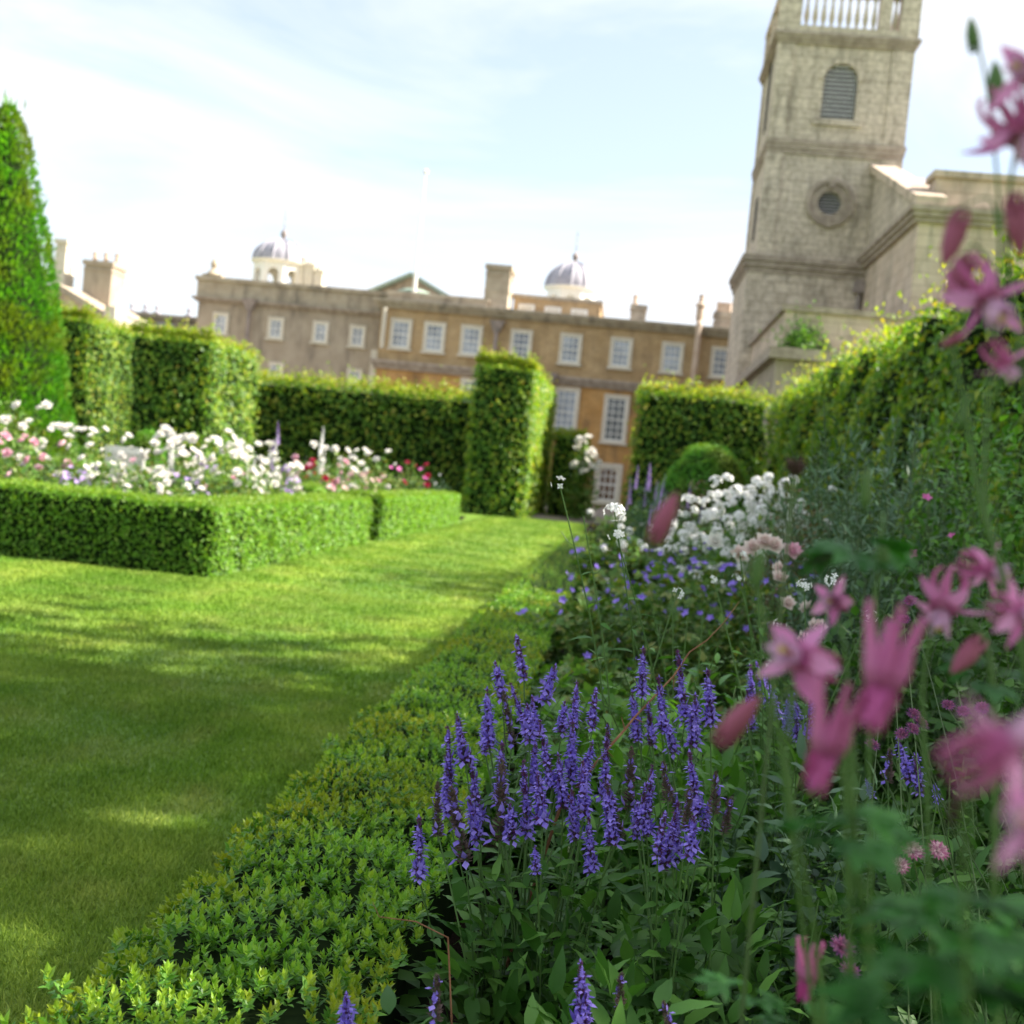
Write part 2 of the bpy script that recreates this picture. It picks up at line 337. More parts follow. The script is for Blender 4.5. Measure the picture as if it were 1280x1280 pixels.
blades(-3.6, -.75, 3.6, 6.0, 11000, .028, .0048)
blades(-5.2, -.75, 6.0, 10.5, 3600, .030, .008)
blades(-3.6, -.75, 10.5, 17, 1200, .030, .013); blades(-9, -3.6, 6, 10.6, 900, .03, .012)
blades(-3.6, -.75, 17, 35.3, 450, .030, .024)
tag(m.build('grass', gb), 'short mown grass blades on the lawn', 'grass', kind='stuff')

# ------------------------------------------------------------------ hedges
def surf(n, x0, x1, y0, y1, z0, z1, faces):
    """points on chosen sides of a block, with outward normals"""
    ar = {'-x': (y1-y0)*(z1-z0), '+x': (y1-y0)*(z1-z0), '-y': (x1-x0)*(z1-z0), '+y': (x1-x0)*(z1-z0), 'top': (x1-x0)*(y1-y0)}
    tot = sum(ar[f] for f in faces); Pp, Nn = [], []
    for f in faces:
        k = int(n*ar[f]/tot); u = rng.random((k, 3))*[x1-x0, y1-y0, z1-z0]+[x0, y0, z0]; nn = np.zeros((k, 3))
        if f == '-x': u[:, 0] = x0; nn[:, 0] = -1
        if f == '+x': u[:, 0] = x1; nn[:, 0] = 1
        if f == '-y': u[:, 1] = y0; nn[:, 1] = -1
        if f == '+y': u[:, 1] = y1; nn[:, 1] = 1
        if f == 'top': u[:, 2] = z1; nn[:, 2] = 1
        Pp.append(u); Nn.append(nn)
    return np.concatenate(Pp), np.concatenate(Nn), tot
def block(m, x0, x1, y0, y1, z0, z1, step, amp, k, mi=0, inset=.04):
    """lumpy closed block"""
    nx, ny, nz_ = [max(2, int((b-a)/step)) for a, b in ((x0, x1), (y0, y1), (z0, z1))]
    import itertools
    idx = {}; V = []
    def vid(i, j, q):
        key = (i, j, q)
        if key not in idx:
            idx[key] = len(V); p = np.array([x0+(x1-x0)*i/nx, y0+(y1-y0)*j/ny, z0+(z1-z0)*q/nz_])
            c = np.array([(x0+x1)/2, (y0+y1)/2, (z0+z1)/2]); d = np.array([(-1 if i == 0 else 1 if i == nx else 0), (-1 if j == 0 else 1 if j == ny else 0), (1 if q == nz_ else 0)], float)
            p = p+d*(wob(p, k)*amp-inset); V.append(p)
        return idx[key]
    F = []
    for i in range(nx):
        for j in range(ny): F += [(vid(i, j, nz_), vid(i+1, j, nz_), vid(i+1, j+1, nz_), vid(i, j+1, nz_))]
    for i in range(nx):
        for q in range(nz_):
            F += [(vid(i, 0, q), vid(i+1, 0, q), vid(i+1, 0, q+1), vid(i, 0, q+1)), (vid(i+1, ny, q), vid(i, ny, q), vid(i, ny, q+1), vid(i+1, ny, q+1))]
    for j in range(ny):
        for q in range(nz_):
            F += [(vid(0, j+1, q), vid(0, j, q), vid(0, j, q+1), vid(0, j+1, q+1)), (vid(nx, j, q), vid(nx, j+1, q), vid(nx, j+1, q+1), vid(nx, j, q+1))]
    m.add(np.array(V), F, mi)
def hedge(name, label, cat, x0, x1, y0, y1, z1, leaf, dens, mats, faces, amp=.06, k=1.5, z0=0, tipn=1.0, jit=.7, group=None, tiph=.12, tips='top'):
    t = thing(name, label, cat, ((x0+x1)/2, (y0+y1)/2, z0), group)
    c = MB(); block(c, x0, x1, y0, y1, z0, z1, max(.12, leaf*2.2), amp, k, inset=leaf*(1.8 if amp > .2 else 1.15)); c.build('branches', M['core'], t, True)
    f = MB(); tot = surf(10, x0, x1, y0, y1, z0, z1, faces)[2]
    p, n, _ = surf(int(tot*dens), x0, x1, y0, y1, z0, z1, faces)
    q = len(p); p = p + n*(wob(p, k)*amp+rng.normal(0, leaf*.55, q)-leaf*.2)[:, None]
    nn = nrm(n+rdir(q)*jit+UP*.35); d = nrm(np.cross(nn, rdir(q))-UP*.25)
    hi = rng.random(q) < np.clip(.10+.16*wob(p, 3.1*k)*(leaf > .06), .0, .3)      # lighter leaves come in sprays
    keep = rng.random(q) < .78+.5*wob(p, 4.7*k+.3)+(leaf < .06)*.4
    for sel, mi_, kk in ((hi & keep, 1, 1.15), (~hi & keep, 0, 1.0)): f.inst(tri_leaf(leaf*kk, leaf*.66*kk, mi_), basis(d[sel], nn[sel]), p[sel]+n[sel]*(.5*leaf if mi_ else 0), rng.uniform(.6, 1.3, sel.sum()))
    # young shoots standing above the clipped top and along its rim
    A = (x1-x0)*(y1-y0); k2 = int(A*dens*.8*tipn)
    if k2:
        p = rng.random((k2, 3))*[x1-x0, y1-y0, 0]+[x0, y0, z1]; s = rng.random(k2) < .35
        if '-y' in faces: p[s, 1] = y0+rng.random(s.sum())*.12
        p[:, 2] += wob(p, k)*amp+np.abs(rng.normal(0, tiph*.6, k2))*(.5+.5*np.clip(wob(p, 5*k), -.4, 1)+.3)
        d = nrm(UP*.8+rdir(k2)*.8); f.inst(tri_leaf(leaf, leaf*.6, 1), basis(d, rdir(k2)), p, rng.uniform(.6, 1.2, k2))
    f.build('foliage', mats, t); return t
HB = [M['hornbeam'], M['hornbeam_tip']]; BX = [M['box'], M['boxtop']]
hedge('tall_hedge', 'long tall hornbeam hedge behind the roses, between the square block and the tall pier', 'hedge', -13.5, -4.2, 39.3, 40.9, 3.58, .13, 190, HB, ['-y', 'top'], .10, .9, tiph=.35)
hedge('hedge_block', 'square clipped hedge block with a dark front beside the yew cone', 'hedge', -14.2, -11.75, 33, 37.6, 4.15, .12, 230, HB, ['-y', '+x', 'top'], .10, .9, tiph=.3)
hedge('tall_hedge', 'pale green hedge seen in the gap between yew cone and square block', 'hedge', -19.0, -17.0, 36.6, 43, 4.75, .12, 230, HB, ['-y', '+x', 'top'], .10, .9, tiph=.3)
hedge('hedge_pier', 'tallest clipped hornbeam pier at the end of the lawn with a sunlit side', 'hedge', -4.42, -2.68, 34, 44.5, 4.30, .10, 330, HB, ['-y', '+x', '-x', 'top'], .08, 1.3, tiph=.30)
hedge('hedge_block', 'low dark hedge block between the tall pier and the white roses', 'hedge', -2.45, -1.28, 40, 42.5, 2.72, .10, 330, HB, ['-y', '+x', 'top'], .05, 1.3, tiph=.2)
hedge('tall_hedge', 'tall hornbeam hedge across the far end of the flower border', 'hedge', .28, 4.2, 36, 37.5, 4.15, .12, 230, HB, ['-y', '-x', 'top'], .12, .9, tiph=.35)
hedge('side_hedge', 'tall loose hedge running along the right of the border below the church', 'hedge', 4.3, 6.0, 7.5, 36.2, 4.15, .115, 230, HB, ['-x', '-y', 'top'], .34, .8, tiph=.55, jit=1.0)
hedge('box_hedge', 'long low box hedge round the rose bed with the lawn corner', 'hedge', -9.5, -3.6, 10.6, 11.35, .64, .032, 2300, BX, ['-y', '+x', 'top'], .02, 4, tiph=.035, tipn=.9, jit=.8)
hedge('box_hedge', 'low box hedge running beside the lawn from the corner to the gap', 'hedge', -4.3, -3.6, 11.4, 17.4, .64, .032, 2300, BX, ['+x', '-x', 'top'], .02, 4, tiph=.035, tipn=.9, jit=.8)
hedge('box_hedge', 'farthest low box hedge beside the lawn, past the gap', 'hedge', -4.2, -3.55, 18.1, 26.9, .66, .04, 1300, BX, ['+x', '-y', 'top'], .02, 4, tiph=.04, tipn=.8, jit=.8)
hedge('box_hedge', 'thin inner row of box hedge among the roses by the gap', 'hedge', -8.6, -4.4, 17.2, 17.9, .74, .04, 1300, BX, ['+x', '-y', 'top'], .02, 4, tiph=.05, tipn=.8, jit=.8)

# yew cone
t = thing('yew_cone', 'tall clipped yew cone at the left edge rising above the roses', 'topiary', (*P(-25, 560, 20)[:2], 0))
cx, cy = t.location[0], t.location[1]; H = P(18, 135, 20)[2]
def coner(z): u = z/H; return 1.62*(1-u**1.25)*.86+.20*np.sqrt(np.maximum(0, 1-u**8))
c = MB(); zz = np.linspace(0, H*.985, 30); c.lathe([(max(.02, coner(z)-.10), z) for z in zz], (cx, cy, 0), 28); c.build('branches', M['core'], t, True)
n = 30000; z = H*(1-np.sqrt(rng.random(n)))*.995; z = np.concatenate([z, H-rng.random(1200)*.9]); n = len(z); an = rng.random(n)*2*math.pi
nn = np.stack([np.cos(an), np.sin(an), np.full(n, .28)], -1); p = np.stack([cx+coner(z)*np.cos(an), cy+coner(z)*np.sin(an), z], -1)
p += nn*(wob(p, 2.2)*.05+wob(p, 6)*.03+np.abs(rng.normal(0, .04, n))*(rng.random(n) < .5))[:, None]
f = MB(); f.inst(tri_leaf(.10, .045), basis(nrm(nn+rdir(n)*.5+UP*.9), nrm(nn+rdir(n)*.6)), p, rng.uniform(.6, 1.3, n))
k = 26; p = np.stack([cx+rng.normal(0, .1, k), cy+rng.normal(0, .1, k), H+rng.normal(-.05, .05, k)], -1); f.inst(tri_leaf(.26, .03), basis(UP+rdir(k)*.25, rdir(k)), p)
f.build('foliage', [M['yew']], t)

# clipped dome in the border
def dome(name, label, c, r, h, leaf, dens, mt):
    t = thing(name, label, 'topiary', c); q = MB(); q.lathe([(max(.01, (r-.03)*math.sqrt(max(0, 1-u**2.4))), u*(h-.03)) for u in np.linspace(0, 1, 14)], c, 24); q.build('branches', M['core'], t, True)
    n = int(dens*2*math.pi*r*h); u = rng.random(n)**.8; an = rng.random(n)*6.283; rr = r*np.sqrt(1-u**2.4)
    nn = nrm(np.stack([np.cos(an), np.sin(an), u*1.6], -1)); p = np.stack([c[0]+rr*np.cos(an), c[1]+rr*np.sin(an), c[2]+u*h], -1); p += nn*(rng.normal(0, leaf*.5, n)+.05*wob(p, 3)+.02*wob(p, 9))[:, None]
    f = MB(); f.inst(tri_leaf(leaf, leaf*.5), basis(nrm(nn*.5+rdir(n)), nrm(nn+rdir(n)*.5)), p, rng.uniform(.6, 1.2, n)); f.build('foliage', [mt], t); return t
q = P(889, 557, 22); dome('clipped_dome', 'rounded clipped green dome in front of the far hedge', (q[0], 22, 0), .95, q[2], .05, 1500, M['yew'])
q = P(186, 540, 22); dome('clipped_dome', 'small clipped dome between the roses and the square hedge block', (q[0], 22, 0), .38, q[2], .05, 1500, M['yew'])

# low edging hedge with its shoots
def shoot(n, L_, W, seg, spread=1.0, lift=1.0):
    parts = []
    for i in range(n):
        u = i/n; a = i*2.4+random.uniform(-.3, .3); el = (0.35+.95*u)*lift; d = (math.cos(a)*math.cos(el), math.sin(a)*math.cos(el), math.sin(el))
        z = L_*1.3*u; parts.append((blade(L_*random.uniform(.8, 1.1)*(1-.3*u), W*(1-.25*u), seg, .22, .12, .5, mi=0 if u < .42 else 1), fr(d, (0, 0, 1) if el < 1.2 else (math.cos(a), math.sin(a), .3)), (0, 0, z), 1))
    return merge(parts)
t = thing('edging_hedge', 'knee-high clipped edging hedge between the lawn and the flower border', 'hedge', (-.6, 10, 0))
EX0, EX1, EH = -.74, -.28, .36
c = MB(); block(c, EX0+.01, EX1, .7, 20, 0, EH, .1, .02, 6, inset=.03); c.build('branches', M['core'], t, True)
f = MB()
def shoots(y0, y1, dens, tpls, sc0, sc1, side=True):
    A = (EX1-EX0)*(y1-y0); n = int(A*dens)
    p = np.stack([rng.uniform(EX0, EX1, n), rng.uniform(y0, y1, n), np.full(n, EH)], -1); p[:, 2] += .022*wob(p, 6)+rng.normal(0, .009, n)-.02
    edge = np.clip((EX0+.07-p[:, 0])/.07, 0, 1); p[:, 2] -= edge**2*.05
    nn = nrm(UP+np.stack([-edge*.9, 0*edge, 0*edge], -1)+rng.normal(0, .22, (n, 3)))
    if side:
        k = int((y1-y0)*EH*dens*.8); q = np.stack([np.full(k, EX0), rng.uniform(y0, y1, k), rng.uniform(.02, EH-.02, k)], -1); q[:, 0] += .02*wob(q, 6)-.01*rng.random(k)
        p = np.concatenate([p, q]); nn = np.concatenate([nn, nrm(np.array([-1, 0, .8])+rng.normal(0, .3, (k, 3)))])
    B = basis(np.cross(nn, rdir(len(p))), nn); w = rng.integers(0, len(tpls), len(p))
    for i, tp in enumerate(tpls): s = w == i; f.inst(tp, B[s], p[s], rng.uniform(sc0, sc1, s.sum()))
S1 = [shoot(10, .0195, .0108, 3) for _ in range(6)]; S2 = [shoot(8, .024, .014, 2) for _ in range(4)]; S3 = [shoot(6, .038, .022, 1) for _ in range(3)]
shoots(.75, 4.2, 2300, S1, .75, 1.2); shoots(4.2, 9, 1350, S2, .8, 1.25); shoots(9, 20, 420, S3, .8, 1.3)
# a few shoots that escaped the shears
n = 260; p = np.stack([rng.uniform(EX0-.02, EX1, n), 1.5+9*rng.random(n)**1.5, np.full(n, EH+.015)], -1); f.inst(S1[0], basis(nrm(np.cross(UP+rdir(n)*.4, rdir(n))), UP+rdir(n)*.4), p, rng.uniform(.9, 1.3, n))
f.build('foliage', [M['edge_low'], M['edge_tip']], t)
#BUILDINGS
# ------------------------------------------------------------------ buildings
def arch_wall(m, x0, x1, z0, z1, y, cx, w, zb, zs, nseg=12, mi=0, circ=False, depth=.5, mid=1):
    """wall sheet in a y plane with an arched (or round) hole and its reveal"""
    r = w/2; an = np.linspace(math.pi, 0, nseg+1); top = [(cx+r*math.cos(a), zs+r*math.sin(a)) for a in an]
    V, F = [], []
    def q(pts):
        i = len(V); V.extend([(x, y, z) for x, z in pts]); F.append(tuple(range(i, i+len(pts))))
    q([(x0, z0), (cx-r, z0), (cx-r, z1), (x0, z1)]); q([(cx+r, z0), (x1, z0), (x1, z1), (cx+r, z1)])
    for a, b in zip(top[:-1], top[1:]): q([a, b, (b[0], z1), (a[0], z1)])
    loop = list(top)
    if circ:
        bot = [(cx+r*math.cos(a), zs-r*math.sin(a)) for a in an]
        for a, b in zip(bot[:-1], bot[1:]): q([(a[0], z0), (b[0], z0), b, a])
        loop += bot[::-1][1:-1]
    else:
        q([(cx-r, z0), (cx+r, z0), (cx+r, zb), (cx-r, zb)]); loop += [(cx+r, zb), (cx-r, zb)]
    for i in range(len(loop)):
        a, b = loop[i], loop[(i+1) % len(loop)]; k = len(V)
        V.extend([(a[0], y, a[1]), (b[0], y, b[1]), (b[0], y+depth, b[1]), (a[0], y+depth, a[1])]); F.append((k, k+1, k+2, k+3))
    m.add(V, F, mi); k = len(loop)
    m.add([(a[0], y+depth-.002, a[1]) for a in loop], [tuple(range(k))], mid)
def moulding(m, x0, x1, y0, y1, z0, z1, pr, mi=0):
    """stepped band round a block: three courses, each standing further out"""
    h = (z1-z0)/3
    for i, f in enumerate((.45, .75, 1.0)): m.box(x0-pr*f, x1+pr*f, y0-pr*f, y1+pr*f, z0+h*i, z0+h*(i+1), mi)

# ---- church
ch = thing('church', 'weathered stone church with square bell tower behind the right hedge', 'church', (9, 50, 0))
YT = 50.0
tx0 = P(961, 184, YT)[0]; tx1 = P(1127, 194, YT)[0]; TW = tx1-tx0; YB = YT+TW
zTop = P(1050, 45, YT)[2]; zTop0 = P(1050, 58, YT)[2]; zMid = P(1040, 178, YT)[2]; zMid0 = P(1040, 196, YT)[2]; zLow = P(1010, 326, YT)[2]; zLow0 = P(1010, 347, YT)[2]
bw = P(1050, 115, YT); rw = P(1037, 254, YT)
m = MB()
# belfry stage
bwid = 41*YT/FPX; bt = P(1050, 79, YT)[2]; bb = P(1048, 150, YT)[2]
arch_wall(m, tx0, tx1, zMid, zTop0, YT, bw[0], bwid, bb, bt-bwid/2, depth=.55)
rr = 28*YT/FPX
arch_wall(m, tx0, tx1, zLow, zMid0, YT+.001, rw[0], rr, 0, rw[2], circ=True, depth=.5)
def sides(z0, z1, e=0):
    m.add([(tx0-e, YT, z0), (tx0-e, YB, z0), (tx0-e, YB, z1), (tx0-e, YT, z1)], [(3, 2, 1, 0)]); m.add([(tx1+e, YT, z0), (tx1+e, YB, z0), (tx1+e, YB, z1), (tx1+e, YT, z1)], [(0, 1, 2, 3)])
    m.add([(tx0-e, YB, z0), (tx1+e, YB, z0), (tx1+e, YB, z1), (tx0-e, YB, z1)], [(3, 2, 1, 0)])
sides(zMid, zTop0); sides(zLow, zMid0)
m.box(tx0-.38, tx1+.12, YT-.30, YB+.3, 0, zLow0)                                   # wider foot
m.build('tower_wall', [M['stone'], M['dark']], ch)
def single(name, mt, bx_, par, root=None):
    m = MB(); m.box(*bx_); o = m.build(name, mt, par)
    if root is not None: o.location = -(Vector(par.location)+Vector(root.location))
    return o
for z0, z1 in ((zMid+.02, zTop0-.01), (zLow+.02, zMid0-.01)):                      # corner strips
    for a, b in ((tx0-.07, tx0+.62), (tx1-.78, tx1+.07)): single('pilaster', M['stone'], (a, b, YT-.07, YT+.3, z0, z1), ch)
    single('pilaster', M['stone'], (tx0-.075, tx0+.2, YT+.32, YT+.62, z0, z1), ch); single('pilaster', M['stone'], (tx0-.075, tx0+.2, YB-.5, YB+.07, z0, z1), ch)
m = MB(); moulding(m, tx0, tx1, YT, YB, zTop0, zTop, .26); m.build('cornice', M['stone_trim'], ch)
m = MB(); moulding(m, tx0, tx1, YT, YB, zMid0, zMid, .14); m.build('string_course', M['stone_trim'], ch)
m = MB(); moulding(m, tx0-.3, tx1+.1, YT-.2, YB+.3, zLow0, zLow, .32); m.build('string_course', M['stone_trim'], ch)
bx = bw[0]
w1 = MB(); r = bwid/2; an = np.linspace(0, math.pi, 17)                            # arch ring and sill
for i in range(16):
    a, b = an[i], an[i+1]; o = [(r+.002, a), (r+.22, a), (r+.22, b), (r+.002, b)]
    V = [(bx+q*math.cos(s), y, bt-r+q*math.sin(s)) for y in (YT-.05, YT+.1) for q, s in o]; w1.add(V, [(0, 1, 2, 3), (7, 6, 5, 4), (1, 5, 6, 2), (0, 3, 7, 4), (0, 4, 5, 1), (3, 2, 6, 7)])
bwn = w1.build('belfry_window', M['stone'], ch); single('sill', M['stone'], (bx-r-.3, bx+r+.3, YT-.12, YT+.1, bb-.25, bb-.003), bwn, ch)
sl = MB(); k = 13
for i in range(k):
    z = bb+(bt-bb)*(i+.5)/k; dz = max(0, z-(bt-r)); hw = math.sqrt(max(.01, r*r-dz*dz))-.02
    sl.add([(bx-hw, YT+.12, z-.06), (bx+hw, YT+.12, z-.06), (bx+hw, YT+.3, z+.0), (bx-hw, YT+.3, z+.0), (bx-hw, YT+.12, z+.02), (bx+hw, YT+.12, z+.02), (bx+hw, YT+.3, z+.06), (bx-hw, YT+.3, z+.06)],
           [(0, 1, 2, 3), (7, 6, 5, 4), (0, 4, 5, 1), (1, 5, 6, 2), (2, 6, 7, 3), (3, 7, 4, 0)])
o = sl.build('louvre', M['slat'], bwn); o.location = (0, 0, 0); o.location = -(Vector(bwn.location)+Vector(ch.location))
w2 = MB(); an = np.linspace(0, 2*math.pi, 25)
for r0, r1, pr in ((rr/2+.01, rr/2+.34, .06), (rr/2+.34, rr/2+.50, .16)):
    for i in range(24):
        V = [(rw[0]+q*math.cos(s), y, rw[2]+q*math.sin(s)) for y in (YT-pr, YT+.1) for q, s in ((r0, an[i]), (r1, an[i]), (r1, an[i+1]), (r0, an[i+1]))]
        w2.add(V, [(0, 1, 2, 3), (7, 6, 5, 4), (1, 5, 6, 2), (0, 3, 7, 4)])
for s in (-1, 1): w2.box(rw[0]-.12, rw[0]+.12, YT-.18, YT+.1, rw[2]+s*(rr/2+.34)-.2, rw[2]+s*(rr/2+.34)+.2)
rwn = w2.build('round_window', M['stone_trim'], ch)
sl = MB()
for i in range(7):
    z = rw[2]-rr/2+rr*(i+.5)/7; hw = math.sqrt(max(.01, (rr/2)**2-(z-rw[2])**2))-.01; sl.box(rw[0]-hw, rw[0]+hw, YT+.12, YT+.26, z-.018, z+.018)
o = sl.build('louvre', M['slat'], rwn); o.location = -(Vector(rwn.location)+Vector(ch.location))
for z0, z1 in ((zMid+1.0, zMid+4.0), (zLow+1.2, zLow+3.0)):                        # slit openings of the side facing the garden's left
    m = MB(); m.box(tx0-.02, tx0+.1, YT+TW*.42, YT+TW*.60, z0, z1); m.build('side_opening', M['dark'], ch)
# balustrade
zB = P(1050, 14, YT)[2]+.0; hB = 1.35
m = MB(); e = .12
m.box(tx0-e, tx1+e, YT-e, YT+.3, zTop+.002, zTop+.30); m.box(tx0-e, tx0+.3, YT+.302, YB+e, zTop+.002, zTop+.298); m.box(tx1-.3, tx1+e, YT+.302, YB+e, zTop+.002, zTop+.298); m.box(tx0+.302, tx1-.302, YB-.3, YB+e, zTop+.002, zTop+.296)
zr = zTop+.30+hB
m.box(tx0-e-.05, tx1+e+.05, YT-e-.05, YT+.33, zr, zr+.22); m.box(tx0-e-.05, tx0+.33, YT+.332, YB+e, zr, zr+.218); m.box(tx1-.33, tx1+e+.05, YT+.332, YB+e, zr, zr+.218); m.box(tx0+.332, tx1-.332, YB-.3, YB+e, zr, zr+.216)
bal = m.build('balustrade', M['stone'], ch)
def pier(*b): single('pier', M['stone'], b, bal, ch)
for (a, b) in ((tx0-.14, tx0+.75), (tx1-.62, tx1+.14), (tx1-1.45, tx1-1.0)): pier(a, b, YT-.14, YT+.4, zTop+.003, zr-.002)
for (a, b) in ((tx0-.14, tx0+.5), (tx1-.5, tx1+.14)): pier(a, b, YB-.5, YB+.14, zTop+.003, zr-.002); pier(a+.01, b-.01, (YT+YB)/2-.3, (YT+YB)/2+.3, zTop+.003, zr-.002)
pier((tx0+tx1)/2-.3, (tx0+tx1)/2+.3, YB-.45, YB+.13, zTop+.003, zr-.002)
bp = MB(); bp.lathe([(.075, 0), (.075, .10), (.05, .14), (.115, .42), (.10, .60), (.05, .95), (.05, 1.12), (.08, 1.2), (.08, hB)], (0, 0, 0), 8); bme = bp.mesh('baluster', M['stone'])
def balu(x, y):
    o = bpy.data.objects.new('baluster', bme); col.objects.link(o); o.parent = bal; o.location = Vector((x, y, zTop+.30))-Vector(bal.location)-Vector(ch.location)
xs = np.linspace(tx0+.98, tx1-1.65, 9)
for x in xs: balu(x, YT+.1)
balu(tx1-.81, YT+.1)
for y in np.linspace(YT+.75, (YT+YB)/2-.5, 6): balu(tx0+.1, y); balu(tx1-.1, y)
for y in np.linspace((YT+YB)/2+.5, YB-.75, 6): balu(tx0+.1, y); balu(tx1-.1, y)
for x in np.linspace(tx0+.8, (tx0+tx1)/2-.5, 5): balu(x, YB-.1)
for x in np.linspace((tx0+tx1)/2+.5, tx1-.8, 5): balu(x, YB-.1)
m = MB(); m.box(tx0+.01, tx1-.01, YT+.01, YB-.01, zTop-.3, zTop+.01); m.build('tower_roof', M['lead'], ch)
# nave
YN = 41.0; nx0 = P(1150, 265, YN)[0]; nx1 = nx0+22; YE = 2*(YT+TW/2)-YN
zL = P(1150, 258, YN)[2]; zL0 = P(1150, 278, YN)[2]; ridge = P(1083, 208, YT)[2]; yr = (YN+YE)/2; eave = P(1143, 246, YN)[2]
m = MB(); m.box(nx0, nx1, YN, YE, 0, zL0); m.build('nave_wall', M['stone_pale'], ch)
m = MB(); moulding(m, nx0, nx1, YN, YE, zL0, zL, .35); m.build('string_course', M['stone_trim'], ch)
m = MB(); q = [(YN, zL+.002), (YE, zL+.002), (YE, eave-.25), (yr, ridge-.25+ (ridge-eave)*.3), (YN, eave-.25)]
m.add([(nx0+d, y, z) for d in (0, .6) for y, z in q], [(4, 3, 2, 1, 0), (5, 6, 7, 8, 9), (0, 1, 6, 5), (1, 2, 7, 6), (2, 3, 8, 7), (3, 4, 9, 8), (4, 0, 5, 9)]); m.build('gable_wall', M['stone'], ch)
m = MB()
for s, (ya, yb) in ((1, (YN-.2, yr)), (-1, (YE+.2, yr))):
    za, zb = eave-.30, ridge-.25+(ridge-eave)*.3+.02
    m.add([(x, y, z+h) for x in (nx0-.22, nx0+.8) for h in (0, .32) for y, z in ((ya, za), (yb, zb))], [(0, 1, 3, 2), (4, 6, 7, 5), (0, 4, 5, 1), (2, 3, 7, 6), (0, 2, 6, 4), (1, 5, 7, 3)])
m.build('gable_coping', M['stone_pale'], ch)
m = MB(); zb = ridge-.6+(ridge-eave)*.3; m.add([(x, y, z) for x in (nx0+.605, nx1) for y, z in ((YN+.3, eave-.5), (yr, zb), (YE-.3, eave-.5))], [(0, 1, 4, 3), (1, 2, 5, 4), (0, 3, 5, 2), (3, 4, 5), (2, 1, 0)]); m.build('nave_roof', M['lead'], ch)
pp = P(1170, 222, YN+1); m = MB()
px0 = pp[0]; m.box(px0, nx1, YN+.9, YN+1.9, zL, pp[2]); m.box(px0-.12, nx1+.1, YN+.78, YN+2.0, pp[2], pp[2]+.22)
m.add([(nx0+.65, YN+.95, zL+.01), (px0-.001, YN+.95, zL+.01), (px0-.001, YN+.95, pp[2]-.02), (nx0+.65, YN+1.8, zL+.01), (px0-.001, YN+1.8, zL+.01), (px0-.001, YN+1.8, pp[2]-.02)], [(0, 1, 2), (5, 4, 3), (0, 2, 5, 3), (0, 3, 4, 1)])
m.build('parapet', M['stone_pale'], ch)
q = P(1112, 384, YN); m = MB()
# little arched hole low in the west wall, tall windows along the front
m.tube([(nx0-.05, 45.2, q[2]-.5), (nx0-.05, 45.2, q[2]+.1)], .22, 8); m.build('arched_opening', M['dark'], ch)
m = MB(); m.tube([(nx0-.16, YT-.42, zLow0-.05), (nx0-.16, YT-.42, 0)], .11, 8); m.box(nx0-.42, nx0-.01, YT-.68, YT-.31, zLow0-.55, zLow0-.06); m.build('downpipe', M['pipe'], ch)
# low annexe in front of the tower
YA = 39.6; ax0 = P(983, 381, YA)[0]; az = P(983, 381, YA)[2]; ax1 = nx0+5
m = MB(); m.box(ax0, nx0+6, YA, YN-.01, 0, az-.18); m.box(ax0, nx0-.02, YN-.01, YT-.32, 0, az-.182); m.build('annexe_wall', M['stone_pale'], ch)
m = MB(); m.box(ax0-.13, nx0+6.1, YA-.13, YN-.012, az-.18, az); m.box(ax0-.13, nx0-.03, YN-.012, YT-.33, az-.18, az-.002); m.build('annexe_coping', M['stone_trim'], ch)
lx = P(972, 434, YA-.9); m = MB(); m.box(lx[0], nx0+6, YA-.9, YA-.01, 0, lx[2]-.35); m.box(lx[0], ax0-.01, YA-.01, YT-.4, 0, lx[2]-.352); m.build('annexe_plinth', M['render'], ch)
m = MB(); m.box(lx[0]-.25, nx0+6, YA-1.15, YA-.011, lx[2]-.35, lx[2]); m.box(lx[0]-.25, ax0-.011, YA-.011, YT-.41, lx[2]-.35, lx[2]-.002); m.build('plinth_moulding', M['stone_trim'], ch)
q = P(1005, 400, YA)
iv = thing('wall_creeper', 'small green creeper growing over the church annexe corner', 'creeper', (q[0], YA-.5, lx[2]))
n = 900; p = np.stack([q[0]+rng.normal(0, .38, n), YA-.12-np.abs(rng.normal(0, .18, n)), lx[2]+np.abs(rng.normal(0, .55, n))*(rng.random(n)**.4)], -1)
f = MB(); f.inst(tri_leaf(.13, .09), basis(rdir(n)+UP*.2, rdir(n)), p); f.build('foliage', [M['fresh_leaf']], iv)

# ---- house
ho = thing('country_house', 'long Georgian house with ochre lower walls, white sash windows and parapet', 'house', (-8, 65, 0))
YH, YW = 65.0, 67.0
hx0 = P(476, 400, YH)[0]; hx1 = P(915, 440, YH)[0]+14
zc = P(700, 393, YH)[2]; zc0 = P(700, 404, YH)[2]; zs = P(700, 470, YH)[2]; zs0 = P(700, 481, YH)[2]
m = MB(); m.box(hx0, hx1, YH, YH+16, zs, zc0); m.build('upper_wall', M['brickup'], ho)
m = MB(); m.box(hx0+.001, hx1, YH+.0, YH+16, -.3, zs0); m.build('lower_wall', M['ochre'], ho)
m = MB(); moulding(m, hx0, hx1, YH, YH+16, zs0, zs, .32); m.build('string_course', M['stone_trim'], ho)
m = MB(); moulding(m, hx0, hx1, YH, YH+16, zc0, zc, .45); m.build('cornice', M['parapet'], ho)
m = MB(); m.box(hx0+.02, hx1-.05, YH+.2, YH+15.8, zc-.02, zc+.06); m.build('roof', M['lead'], ho)
